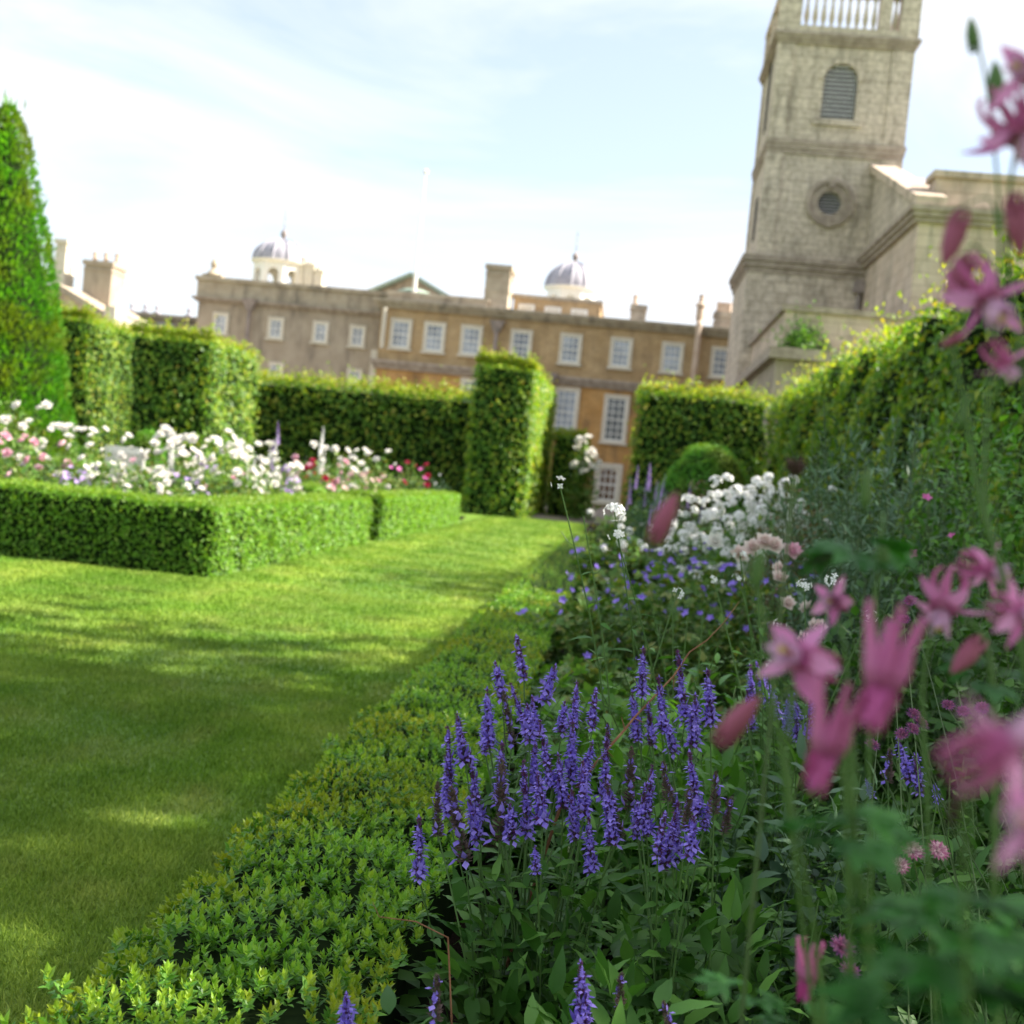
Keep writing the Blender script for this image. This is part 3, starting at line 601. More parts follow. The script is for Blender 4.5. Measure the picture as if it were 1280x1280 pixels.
# left wing
wx0 = P(247, 390, YW)[0]; wx1 = hx0-.002; wz = P(330, 378, YW)[2]; wzt = P(330, 352, YW)[2]
m = MB(); m.box(wx0, wx1, YW, YW+14, -.3, wz-.25); m.build('wing_wall', M['render'], ho)
m = MB(); m.box(wx0-.12, wx1+.9, YW-.12, YW+14, wz+.0, wzt-.22); m.box(wx0-.24, wx1+1, YW-.26, YW+14.1, wzt-.22, wzt); m.build('parapet', M['parapet'], ho)
m = MB(); moulding(m, wx0, wx1, YW, YW+14, wz-.25, wz-.002, .35); m.build('cornice', M['stone_trim'], ho)
m = MB(); m.box(P(463, 440, YH)[0], hx0-.004, YH+.25, YW-.002, -.3, P(470, 437, YH)[2]); m.build('quoin_strip', M['surround'], ho)
# parapet standing over the main block left half
pA = P(470, 368, YH)[0]; pB = P(606, 385, YH)[0]; zp = P(540, 372, YH)[2]
m = MB(); m.box(hx0+.05, pB, YH+.9, YH+1.5, zc+.06, zp+.12); m.box(hx0+.05, pB+.1, YH+.8, YH+1.6, zp+.12, zp+.32); m.build('parapet', M['parapet'], ho)
def window(px, py, w, h, Y, glass, nx=3, ny=4, sur=.16, arch=False, par=None):
    par = par or ho; c = P(px, py, Y); w = w*Y/FPX; h = h*Y/FPX; x0, x1, z0, z1 = c[0]-w/2, c[0]+w/2, c[2]-h/2, c[2]+h/2
    m = MB(); s = sur
    m.box(x0, x0+s, Y-.10, Y+.02, z0, z1); m.box(x1-s, x1, Y-.10, Y+.02, z0, z1); m.box(x0+s, x1-s, Y-.098, Y+.02, z1-s, z1-.002); m.box(x0-.08, x1+.08, Y-.20, Y+.02, z0-.10, z0-.002)
    m.box(x0+s, x1-s, Y-.097, Y+.02, z0+.001, z0+s*.5)
    win = m.build('window', M['surround'], par); back = -(Vector(win.location)+Vector(par.location))
    g = MB(); a0, a1, b0, b1 = x0+s, x1-s, z0+s*.5, z1-s
    if arch:
        an = np.linspace(0, math.pi, 13); r = (a1-a0)/2; V = [(a0, Y-.03, b0), (a1, Y-.03, b0)]+[((a0+a1)/2+r*math.cos(a), Y-.03, b1-r+r*math.sin(a)) for a in an]
        g.add(V, [tuple(range(len(V)))]); c2 = MB()
        for sgn in (-1, 1):
            an2 = np.linspace(math.pi/2, 0, 8); V = [((a0+a1)/2+sgn*r, Y-.06, b1)]+[((a0+a1)/2+sgn*r*math.cos(a), Y-.06, b1-r+r*math.sin(a)) for a in an2]; c2.add(V, [tuple(range(len(V)))])
        c2.build('arch_head', M['surround'], win).location = back
    else: g.add([(a0, Y-.012, b0), (a1, Y-.012, b0), (a1, Y-.012, b1), (a0, Y-.012, b1)], [(0, 1, 2, 3)])
    g.build('pane', M[glass], win).location = back
    b = MB(); t = .035 if not arch else .05
    b.box(a0, a0+.07, Y-.055, Y-.014, b0, b1); b.box(a1-.07, a1, Y-.055, Y-.014, b0, b1); b.box(a0+.07, a1-.07, Y-.054, Y-.014, b0, b0+.09); b.box(a0+.07, a1-.07, Y-.054, Y-.014, b1-.07, b1-.001)
    for i in range(1, nx): x = a0+(a1-a0)*i/nx; b.box(x-t/2, x+t/2, Y-.05, Y-.014, b0+.09, b1-.07)
    for j in range(1, ny): z = b0+(b1-b0)*j/ny; tt = t*(1.8 if j == ny//2 else 1); b.box(a0+.07, a1-.07, Y-.049, Y-.0145, z-tt/2, z+tt/2)
    b.build('sash', M['white'], win).location = back
    return win
for px, py in ((501, 417), (543, 421.5), (589, 425.5), (651, 431), (713, 436), (776, 441), (840, 447), (902, 453)):
    window(px, py, 28, 38, YH, 'glass')
for px, py in ((276, 404), (345, 410), (401, 415), (447, 420)): window(px, py, 21, 27, YW, 'glass', 2, 4, .14)
for px, py in ((443, 474), (345, 466)): window(px, py, 20, 27, YW, 'glass', 2, 4, .14)
for px, py, g in ((589, 503, 'glass'), (651, 508, 'glass'), (707, 514, 'glass'), (769, 523.5, 'darkglass'), (833, 529, 'darkglass')): window(px, py, 32, 60, YH, g, 3, 6, .18)
window(759.5, 604, 34, 50, YH, 'warmglass', 3, 4, .26, arch=True)
# attic block with three small blind windows
aY = YH+3; a0 = P(643, 370, aY)[0]; a1 = P(752, 370, aY)[0]; az1 = P(700, 372, aY)[2]
m = MB(); m.box(a0, a1, aY, aY+6, zc+.06, az1-.18); att = m.build('attic', M['brickup'], ho)
m = MB(); m.box(a0-.12, a1+.12, aY-.12, aY+6.1, az1-.18, az1); m.build('attic_coping', M['parapet'], att).location = -(Vector(att.location)+Vector(ho.location))
for px, py in ((658, 386.5), (691, 390), (724, 393)): 
    c = P(px, py, aY); m = MB(); w, h = .46, .28; m.box(c[0]-w, c[0]+w, aY-.07, aY+.02, c[2]-h, c[2]+h); wi = m.build('window', M['white'], ho)
    g = MB(); g.add([(c[0]-w+.08, aY-.075, c[2]-h+.07), (c[0]+w-.08, aY-.075, c[2]-h+.07), (c[0]+w-.08, aY-.075, c[2]+h-.07), (c[0]-w+.08, aY-.075, c[2]+h-.07)], [(0, 1, 2, 3)]); g.build('pane', M['surround'], wi).location = -(Vector(wi.location)+Vector(ho.location))
def chimney(pxl, pxr, pyt, Y, zb, mt, pots=0, par=None, depth=1.2, name='chimney'):
    par = par or ho; x0 = P(pxl, pyt, Y)[0]; x1 = P(pxr, pyt, Y)[0]; z1 = P((pxl+pxr)/2, pyt, Y)[2]; m = MB()
    m.box(x0+.08, x1-.08, Y, Y+depth, zb, z1-.55); m.box(x0+.04, x1-.04, Y-.05, Y+depth+.05, z1-.55, z1-.45); m.box(x0+.1, x1-.1, Y+.02, Y+depth-.02, z1-.45, z1-.25); m.box(x0, x1, Y-.1, Y+depth+.1, z1-.25, z1)
    m.box(x0+.05, x1-.05, Y-.03, Y+depth+.03, zb+(z1-zb)*.42, zb+(z1-zb)*.42+.1)
    c = m.build(name, mt, par)
    for i in range(pots):
        q = MB(); q.lathe([(.14, 0), (.12, .5), (.15, .52), (.15, .6), (.10, .6)], (x0+.25+(x1-x0-.5)*(i/(max(1, pots-1))), Y+depth*.5, z1), 10)
        q.build('chimney_pot', M['terracotta'], c).location = -(Vector(c.location)+Vector(par.location))
    return c
chimney(607, 641, 331, YH+1.2, zc, M['parapet'], 0, depth=2.2)
chimney(788, 810, 381, YH+3, zc, M['parapet'], 1)
chimney(893, 918, 390, YH+2, zc, M['parapet'], 4)
m = MB(); q = P(877, 372, YH); m.tube([(q[0], YH-.4, zs+.1), (q[0], YH-.4, zc+.1), (q[0], YH-.2, zc+.3)], .17, 10); m.tube([(q[0], YH-.2, zc+.3), (q[0], YH-.2, q[2]-.4)], .22, 10); m.lathe([(.3, 0), (.28, .12), (.14, .2), (.12, .5), (.16, .6)], (q[0], YH-.2, q[2]-.5), 10); m.build('flue_pipe', M['terracotta'], ho)
def dpipe(px, pyt, pyb, Y, hop=True, r=.11, mt='pipe'):
    a = P(px, pyt, Y); b = P(px, pyb, Y); m = MB(); m.tube([(a[0], Y-.22, a[2]), (a[0], Y-.22, b[2])], r, 8)
    if hop: m.add([(a[0]+sx*w, Y-.22+sy*w*.7, a[2]+z) for z, w in ((-.5, .16), (.15, .42)) for sx, sy in ((-1, -1), (1, -1), (1, 1), (-1, 1))], [(3, 2, 1, 0), (4, 5, 6, 7), (0, 1, 5, 4), (1, 2, 6, 5), (2, 3, 7, 6), (3, 0, 4, 7)])
    m.build('downpipe', M[mt], ho)
dpipe(622, 405, 560, YH-.15); dpipe(314, 378, 520, YW-.1); dpipe(483, 385, 436, YH-.3, False, .12, 'surround'); dpipe(688, 470, 560, YH-.2, True, .1)
# pediment with green copper roof
py_ = YH+9; ax = P(515, 342, py_); lx_ = P(440, 372, py_); rx_ = P(590, 376, py_); zb = lx_[2]-.4
m = MB(); m.add([(x, y, z) for y in (py_, py_+5) for x, z in ((lx_[0], zb), (rx_[0], zb), (ax[0], ax[2]-.2))], [(0, 1, 2), (5, 4, 3), (0, 3, 4, 1)]); pd = m.build('pediment', M['render'], ho)
m = MB()
for e_ in (lx_, rx_):
    s = -1 if e_ is lx_ else 1
    m.add([(x, y, z+h) for h in (0, .22) for y in (py_-.5, py_+5.3) for x, z in ((e_[0]+s*.4, zb-.05), (ax[0], ax[2]-.2))], [(0, 1, 3, 2), (4, 6, 7, 5), (0, 4, 5, 1), (2, 3, 7, 6), (0, 2, 6, 4), (1, 5, 7, 3)])
m.build('pediment_roof', M['copper'], pd).location = -(Vector(pd.location)+Vector(ho.location))
m = MB(); q = P(518, 364, YH+4); m.lathe([(1.1, 0), (1.0, .12), (.5, .3), (.1, .36)], (q[0], YH+4, q[2]-.2), 20); m.box(q[0]-1, q[0]+1, YH+3.2, YH+4.8, zc+.06, q[2]-.2); m.build('rooflight', M['copper'], ho)
fl = P(518, 362, YH+3); fz = P(531, 218, YH+3)
fp = thing('flagpole', 'tall white flagpole standing on the house roof in front of the green pediment', 'flagpole', (fl[0], YH+3, zc+.06))
m = MB(); m.tube([(fl[0], YH+3, zc+.07), (fl[0], YH+3, fl[2]+1.2)], .12, 10); m.tube([(fl[0], YH+3, fl[2]+1.2), (fl[0], YH+3, fz[2])], [.08, .035], 10); m.build('pole', M['white'], fp)
m = MB(); m.lathe([(.02, -.16), (.14, -.08), (.16, 0), (.14, .08), (.02, .16)], (fl[0], YH+3, fz[2]+.14), 10); m.build('finial', M['white'], fp)
# cupolas
def cupola(px, pyb, pyd, pyt, hw, Y, zb, dark=False):
    c = P(px, pyd, Y); r = hw*Y/FPX; zd = c[2]; zt = P(px, pyt, Y)[2]; cc = (c[0], Y+r, 0)
    m = MB(); n = 8; zl = zd-.18; ro = r*.92; a0_ = math.pi/8
    zo0 = zb+.45 if zd-zb > 2.0 else zb+.1; w_ = .25
    ang = [a0_+i*2*math.pi/n for i in range(n)]
    for i in range(n):                        # eight faces, each an arch between two piers
        A = np.array([cc[0]+ro*math.cos(ang[i]), cc[1]+ro*math.sin(ang[i])]); B = np.array([cc[0]+ro*math.cos(ang[(i+1) % n]), cc[1]+ro*math.sin(ang[(i+1) % n])]); mid_ = (A+B)/2; inn = nrm(np.append(np.array(cc[:2])-mid_, 0))[:2]*.22
        Lf = np.linalg.norm(B-A); hw_ = Lf*.27; zsp = zl-.35-hw_
        def pt(u, z, d=0): q = A+(B-A)*u+inn*d; return (q[0], q[1], z)
        u0, u1 = .5-hw_/Lf, .5+hw_/Lf; arc = [(.5-hw_/Lf*math.cos(a), zsp+hw_*math.sin(a)) for a in np.linspace(0, math.pi, 9)]
        quads = [[(0, zb), (u0, zb), (u0, zl), (0, zl)], [(u1, zb), (1, zb), (1, zl), (u1, zl)], [(u0, zb), (u1, zb), (u1, zo0), (u0, zo0)]]+[[a, b, (b[0], zl), (a[0], zl)] for a, b in zip(arc[:-1], arc[1:])]
        for d in (0, 1):
            for q in quads: m.add([pt(u, z, d) for u, z in q], [tuple(range(4))])
        lp = [(u0, zo0)]+arc+[(u1, zo0)]
        for a, b in zip(lp, lp[1:]+lp[:1]): m.add([pt(*a), pt(*b), pt(*b, 1), pt(*a, 1)], [(0, 1, 2, 3)])
    m.lathe([(r*.90, zl), (r*1.0, zl+.06), (r*1.03, zd-.02), (r*.98, zd)], cc, 24)
    m.lathe([(ro*.75, zb), (ro*.75, zo0)], cc, 8)
    cu = m.build('cupola', M['white'], ho)
    d = MB(); h = (zt-zd)*1.0; prof = [(r*.98*math.cos(a)+.0, zd+h*math.sin(a)) for a in np.linspace(0, math.pi/2*.96, 10)]; d.lathe(prof, cc, 24)
    for i in range(12):
        a = i*math.pi/6; d.tube([(cc[0]+(p_[0]+.02)*math.cos(a), cc[1]+(p_[0]+.02)*math.sin(a), p_[1]+.02) for p_ in prof], .05, 4)
    d.build('dome', M['lead'], cu, smooth=False).location = -(Vector(cu.location)+Vector(ho.location))
    f_ = MB(); f_.lathe([(.18, 0), (.10, .15), (.20, .35), (.20, .5), (.05, .7), (.035, .75), (.03, 2.0)], (cc[0], cc[1], zd+h-.02), 10); f_.build('finial', M['pipe'], cu).location = -(Vector(cu.location)+Vector(ho.location))
    return cu
cupola(341, 352, 322, 293, 38, YW+4, wzt-1.2)
cupola(714, 372, 356, 322, 36, YH+9, zc+.06)
for px in (375, 388, 399):                          # small stair turrets beside the left cupola
    c = P(px, 325, YW+5); zt = P(px, 324+(px-375)*.7, YW+5)[2]; m = MB(); m.box(c[0]-.3, c[0]+.3, YW+5, YW+6, wzt-.5, zt); m.box(c[0]-.36, c[0]+.36, YW+4.94, YW+6.06, zt, zt+.18); m.lathe([(.3, 0), (.1, .25), (.12, .4), (.02, .5)], (c[0], YW+5.5, zt+.18), 8); m.build('turret', M['surround'], ho)
q = P(264, 346, YW); m = MB(); m.box(q[0]-.55, q[0]+.6, YW, YW+.6, wzt, wzt+.18); m.lathe([(.42, 0), (.25, .2), (.12, .35), (.2, .55), (.2, .65), (.04, .95)], (q[0], YW+.3, wzt+.18), 10); m.build('finial', M['parapet'], ho)
# low range to the left
Y3 = 74.0
lo = thing('low_range', 'long low stone building with small roof finials left of the big house', 'building', (-25, Y3, 0))
x0 = P(60, 400, Y3)[0]; x1 = P(262, 400, Y3)[0]; z1 = P(200, 393, Y3)[2]
m = MB(); m.box(x0, x1, Y3, Y3+9, -.3, z1-.6); m.build('wall', M['render'], lo)
m = MB(); m.box(x0, x1, Y3-.05, Y3+9, z1-.6, z1-.25); m.box(x0, x1, Y3-.25, Y3+9.2, z1-.25, z1); m.build('parapet', M['parapet'], lo)
for px in (163, 180, 195, 235):
    c = P(px, 388, Y3); m = MB(); m.box(c[0]-.2, c[0]+.2, Y3, Y3+.4, z1, z1+.12); m.lathe([(.2, 0), (.08, .15), (.16, .32), (.02, .6)], (c[0], Y3+.2, z1+.12), 8); m.build('finial', M['lead'], lo)
for px, py in ((207, 411), (165, 408)):
    c = P(px, py, Y3); m = MB(); m.box(c[0]-.55, c[0]+.55, Y3-.06, Y3+.02, c[2]-.5, c[2]+.35); m.build('window', M['glass'], lo)
# outbuilding with chimneys
Y4 = 62.0
ob = thing('outbuilding', 'pale gabled building with grey chimney stacks behind the yew cone', 'building', (-26, Y4, 0))
gx0 = P(40, 372, Y4); gx1 = P(146, 386, Y4); ga = P(72, 362, Y4)
m = MB(); q = [(gx0[0]-5, -.3), (gx1[0], -.3), (gx1[0], gx1[2]-.9), (ga[0], ga[2]), (gx0[0]-5, ga[2]-2.4)]
m.add([(x, y, z) for y in (Y4, Y4+8) for x, z in q], [(0, 1, 2, 3, 4), (9, 8, 7, 6, 5), (1, 6, 7, 2), (0, 4, 9, 5)]); m.build('wall', M['stone_pale'], ob)
m = MB()
for (xa, za), (xb, zb_) in (((gx1[0]+.2, gx1[2]-.95), (ga[0], ga[2])), ((gx0[0]-5, ga[2]-2.4), (ga[0]-.001, ga[2]))):
    m.add([(x, y, z+h) for h in (.003, .35) for y in (Y4-.3, Y4+8.2) for x, z in ((xa, za), (xb, zb_))], [(0, 1, 3, 2), (4, 6, 7, 5), (0, 4, 5, 1), (2, 3, 7, 6), (0, 2, 6, 4), (1, 5, 7, 3)])
m.build('roof', M['render'], ob)
m = MB(); m.box(gx1[0]-.5, gx1[0]+.12, Y4-.4, Y4+.3, gx1[2]-3, gx1[2]+.05); m.build('kneeler', M['surround'], ob)
chimney(104, 143, 326, Y4+3, ga[2]-2, M['render'], 3, ob, 1.8); chimney(69, 86, 299, Y4+3, ga[2]-2, M['surround'], 0, ob, 1.2)

# ---- trees
def tree(name, label, c, H, r, zc0, leaf, n, mats, gaps=.35, group=None):
    t = thing(name, label, 'tree', c, group); m = MB(); c = np.array(c, float)
    m.tube([c+[0, 0, 0], c+[.1, .05, H*.3], c+[-.1, .1, H*.6], c+[0, 0, H*.9]], [r*.09, r*.07, r*.045, r*.01], 8)
    cl = []
    for i in range(26):
        d = rdir(1)[0]; d[2] = d[2]*.8; q = c+[0, 0, (zc0+H)/2]+d*np.array([r, r, (H-zc0)/2])*rng.uniform(.45, .95); cl.append(q)
        m.tube([c+[0, 0, zc0*.7+rng.random()*(H-zc0)*.4], (c+[0, 0, zc0]+q)/2+rdir(1)[0]*.3, q], [r*.035, r*.022, r*.006], 5)
    m.build('trunk', M['bark'], t)
    cl = np.array(cl); k = rng.integers(0, len(cl), n); p = cl[k]+rng.normal(0, 1, (n, 3))*r*.20; f = MB(); f.inst(tri_leaf(leaf, leaf*.6), basis(rdir(n)-UP*.2, rdir(n)+UP*.6), p, rng.uniform(.6, 1.2, n)); f.build('crown', mats, t); return t
q = P(96, 395, 52); tree('small_tree', 'small leafy tree showing between the yew cone and the outbuilding', (q[0], 52, 0), q[2]+.9, 1.9, 2, .16, 5000, [M['hornbeam_tip']])
tree('added_shade_tree', 'unseen broad tree added right of the border to cast dappled lawn shade', (10.8, 4.0, 0), 14.5, 5.6, 4.0, .32, 13500, [M['hornbeam']])  # out of frame, added as a shadow caster for the near lawn
tree('added_shade_tree', 'second unseen broad tree added beside the border to shade the near grass', (9.6, -3.6, 0), 13, 5.2, 4.0, .32, 10000, [M['hornbeam']])  # second added caster out of view, keeps the foreground in shade
tree('added_shade_tree', 'unseen slender tree added beyond the right hedge for sparse shade bands', (13.6, 15.5, 0), 13, 2.6, 7.0, .28, 2600, [M['hornbeam']])  # also added outside the view, for thin shadow bands farther up the lawn
#PLANTS
# ------------------------------------------------------------------ flowers (unit shapes, along +Z)
def ring(n, tpl, r=0, z=0, el=0, a0=0, s=1, jit=0):
    """n copies of a +Y petal around Z, tilted el radians above the horizontal"""
    o = []
    for i in range(n):
        a = a0+2*math.pi*i/n+random.uniform(-jit, jit); e = el+random.uniform(-jit, jit); ca, sa = math.cos(a), math.sin(a)
        d = (ca*math.cos(e), sa*math.cos(e), math.sin(e)); nn = (-ca*math.sin(e), -sa*math.sin(e), math.cos(e)); o.append((tpl, fr(d, nn), (r*ca, r*sa, z), s))
    return merge(o)
def rose_tpl():
    p = blade(1, 1.05, 3, .22, -.25, .55); o = []
    for n, el, s, a in ((5, .15, .5, 0), (5, .55, .46, .6), (5, .95, .40, .2), (4, 1.25, .30, .5)): o += ring(n, p, .04, 0, el, a, s, .12)
    return o
def five_tpl(el=.35): return ring(5, blade(.5, .42, 3, .15, .15, .5), .02, 0, el)
def four_tpl(): return ring(4, blade(.5, .46, 2, .12, .1, .5), .02, 0, .25)
def head_tpl(n, fl, r=.46, flat=.9):
    o = []
    for i in range(n):
        d = rdir(1)[0]; d[2] = abs(d[2]); p = d*[r, r, r*flat]*random.uniform(.8, 1.05); T = basis(np.cross(d[None], rdir(1)), d[None])[0]; o.append((fl, T, p, .40))
    return merge(o)
FL = {}
for k in ('rose_white', 'rose_pink', 'rose_blush', 'rose_red'): FL[k] = [tpl_mb(rose_tpl()).mesh('bloom', M[k]) for _ in range(2)]
for k, mt in (('geranium', 'geranium'), ('magenta', 'magenta'), ('lilac5', 'lilac')): FL[k] = [tpl_mb(five_tpl(random.uniform(.2, .7))).mesh('flower', M[mt]) for _ in range(2)]
FL['phlox'] = [tpl_mb(head_tpl(22, four_tpl())).mesh('flower_head', M['white_petal']) for _ in range(3)]
FL['phlox_lilac'] = [tpl_mb(head_tpl(22, four_tpl())).mesh('flower_head', M['lilac']) for _ in range(2)]
def spire_tpl(n, turns, r0, bell, L_=1.0):
    o = []
    for i in range(n):
        u = i/n; a = i*2.4; rr = r0*(1-u*.85); d = (math.cos(a), math.sin(a), -.15+.5*u); o.append((bell, fr(d), (0, 0, u*L_), .9*(1-u*.7)))
    return merge(o)
bell = merge([(blade(.12, .07, 2, .5, .2, .5), fr((0, 1, 0)), (0, 0, 0), 1), (blade(.12, .07, 2, .5, .2, .5), fr((.35, .9, -.25), (.8, 0, .5)), (0, 0, 0), 1), (blade(.12, .07, 2, .5, .2, .5), fr((-.35, .9, -.25), (-.8, 0, .5)), (0, 0, 0), 1)])
for k, mt in (('spire_white', 'white_petal'), ('spire_lilac', 'lilac'), ('spire_violet', 'geranium')): FL[k] = [tpl_mb(spire_tpl(44, 1, .1, bell)).mesh('flower_spire', M[mt]) for _ in range(2)]
# salvia spike: whorls of violet florets in plum calyces
def floret(): # two lips
    return merge([(blade(.0085, .0052, 3, .3, -.5, .6, mi=0), fr((0, 1, .55), (0, -.5, 1)), (0, .004, .001), 1), (blade(.0065, .0075, 2, -.3, .7, .5, mi=0), fr((0, 1, -.1)), (0, .005, 0), 1),
                  (blade(.007, .0045, 2, .5, .0, .6, mi=1), fr((.15, 1, .3)), (0, .0005, .0), 1), (blade(.0065, .004, 2, -.5, .0, .6, mi=1), fr((-.15, 1, .1)), (0, .0005, -.001), 1)])
FLT = floret()
def salvia_spike(Ls, fade):
    o = []; z = 0; i = 0
    while z < Ls:
        u = z/Ls; k = random.choice((6, 7, 8)) if u < .75 else 5
        for j in range(k):
            a = 2*math.pi*j/k+i*.5+random.uniform(-.2, .2); el = random.uniform(-.1, .35)+u*.6; d = (math.cos(a)*math.cos(el), math.sin(a)*math.cos(el), math.sin(el))
            op = random.random() < (1-fade)*(.95 if u < .78 else .3)*(1.0 if math.sin(i*.9+Ls*50) > -.85 else .4); s = (1.52-.72*u**1.6)*random.uniform(.75, 1.25)*(1+.18*math.sin(i*1.3))
            fl = [x for x in FLT if op or x[2] == 1]; o.append((fl, fr(d), (0, 0, z+random.uniform(-.001, .001)), s))
        z += .0078*(1-.35*u)*random.uniform(.8, 1.25); i += 1
    m = tpl_mb(merge(o)); m.tube([(0, 0, -.01), (0, 0, Ls)], [.0016, .0008], 5, 2); return m
SPK = [(L_, salvia_spike(L_, fd).mesh('flower_spike', [M['violet'], M['calyx'], M['stem_dark']])) for L_, fd in ((.07, .12), (.09, .2), (.11, .12), (.13, .3), (.10, .05), (.08, .3))]
SPK_OLD = [(L_, salvia_spike(L_, .88).mesh('flower_spike', [M['violet'], M['calyx_brown'], M['stem_dark']])) for L_ in (.06, .085)]
LF = {'salvia': [blade(.065, .024, 6, .22, .25, .62, wave=.035), blade(.05, .020, 6, .3, .4, .62, wave=.04)], 'lance': [blade(.13, .032, 6, .25, .3, .8), blade(.10, .028, 6, .2, .45, .8)],
      'long': [blade(.17, .024, 6, .3, .5, .7)], 'oval': [blade(.05, .03, 3, .2, .2, .55)], 'small': [tri_leaf(.03, .018)], 'needle': [blade(.075, .016, 2, .2, .15, .6)]}
def palm(L_, W, n=5, mi=0):
    b = blade(L_, W, 3, .22, .2, .75, mi=mi); o = [(b, fr((math.sin(a), math.cos(a), 0)), (0, 0, 0), 1-.25*abs(a)/1.6) for a in np.linspace(-1.6, 1.6, n)]
    c = merge(o); return c
LF['palm'] = [palm(.045, .026)]; LF['bigpalm'] = [palm(.10, .06)]
def curve(a, b, bend=.15, k=7, sag=None):
    a, b = np.asarray(a, float), np.asarray(b, float); d = b-a; t = np.linspace(0, 1, k)[:, None]; off = np.array(sag if sag is not None else np.append(rng.normal(0, 1, 2), 0))*np.linalg.norm(d)*bend
    h = d.copy(); h[2] = 0
    return a+d*t - h*(np.sin(math.pi*t)*.22) + off*np.sin(math.pi*t)*(1-t*.3)
def leaves_on(f, pts, tpls, n, u0, u1, s0, s1, pair=True, up=.55, mi=0):
    """opposite pairs of leaves along a stem"""
    k = len(pts)-1; Pp, D, S = [], [], []
    for i in range(n):
        u = u0+(u1-u0)*(i+rng.random()*.4)/n; q = u*k; j = min(int(q), k-1); p = pts[j]+(pts[j+1]-pts[j])*(q-j); a = i*1.57+rng.random()*.8
        for s in ((0, math.pi) if pair else (0,)): 
            e = up+rng.normal(0, .25); D.append((math.cos(a+s)*math.cos(e), math.sin(a+s)*math.cos(e), math.sin(e))); Pp.append(p); S.append((s0+(s1-s0)*(u-u0)/(u1-u0+1e-6))*rng.uniform(.75, 1.15))
    D = np.array(D); Pp = np.array(Pp); S = np.array(S); w = rng.integers(0, len(tpls), len(D))
    for i, tp in enumerate(tpls):
        x = w == i
        if x.any(): f.inst(tp, basis(D[x], np.broadcast_to(UP, D[x].shape)+rng.normal(0, .25, D[x].shape)), Pp[x], S[x])
def aim(d, roll=None):
    d = nrm(np.asarray(d, float)); r = rdir(1)[0] if roll is None else np.asarray(roll, float); x = nrm(np.cross(r, d)); y = np.cross(d, x); return np.stack([x, y, d], -1)
def plant(name, label, cat, c, h, r, nst, leaf, lmat, nleaf, ls, flower=None, nfl=0, fs=.04, group=None, smat='stem', top=True, bendy=.12, fill=0, fz=(.75, 1.02), pair=True, st_r=.0025, lsz=None, bushy=False, face=None):
    t = thing(name, label, cat, (c[0], c[1], c[2] if len(c) > 2 else .04), group); z0 = t.location[2]; sm = MB(); f = MB(); tips = []
    for i in range(nst):
        a = rng.random()*6.283; q = math.sqrt(rng.random()); hh = h*(1-.35*q**2)*rng.uniform(.82, 1.05)
        b = np.array([c[0]+r*q*math.cos(a), c[1]+r*q*math.sin(a), z0+hh]); s = np.array([c[0]+r*.3*q*math.cos(a), c[1]+r*.3*q*math.sin(a), z0-.02])
        pts = curve(s, b, bendy); sm.tube(pts, np.linspace(st_r, st_r*.5, len(pts)), 4, cap=False); leaves_on(f, pts, LF[leaf], nleaf, .12, .97, ls, ls*.55, pair); tips.append(pts[-1])
    if fill:
        n = fill; d = rdir(n); d[:, 2] = np.abs(d[:, 2]); q = rng.random(n)**.4; p = np.array([c[0], c[1], z0])+d*q[:, None]*[r, r, h*.92]; p[:, 2] += .02
        f.inst(LF[leaf][0], basis(nrm(rdir(n)+d*.6+UP*.2), nrm(d+UP*.6+rdir(n)*.5)), p, rng.uniform(.6, 1.1, n)*ls)
    sm.build('stems', M[smat], t); f.build('foliage', M[lmat], t, smooth=True)
    if flower:
        tips = np.array(tips)
        for i in range(nfl):
            if top and i < len(tips): p = tips[i]
            else:
                d = rdir(1)[0]; d[2] = abs(d[2])
                if face is not None and rng.random() < .7: d[1] = -abs(d[1])
                p = np.array([c[0], c[1], z0])+d*[r, r, h]*rng.uniform(.88, 1.04)
                if fz[0] > .01 and p[2] < z0+h*fz[0]*.5: p[2] = z0+h*rng.uniform(fz[0]*.6, fz[1]*.95)
            me = random.choice(FL[flower if isinstance(flower, str) else flower[i % len(flower)]])
            dd = nrm(np.array([rng.normal(0, .5), -.5+rng.normal(0, .4), .7])) if 'spire' not in me.name else nrm(UP+rdir(1)[0]*.1)
            put(me.name, me, t, p, aim(dd), fs*rng.uniform(.75, 1.2))
    return t

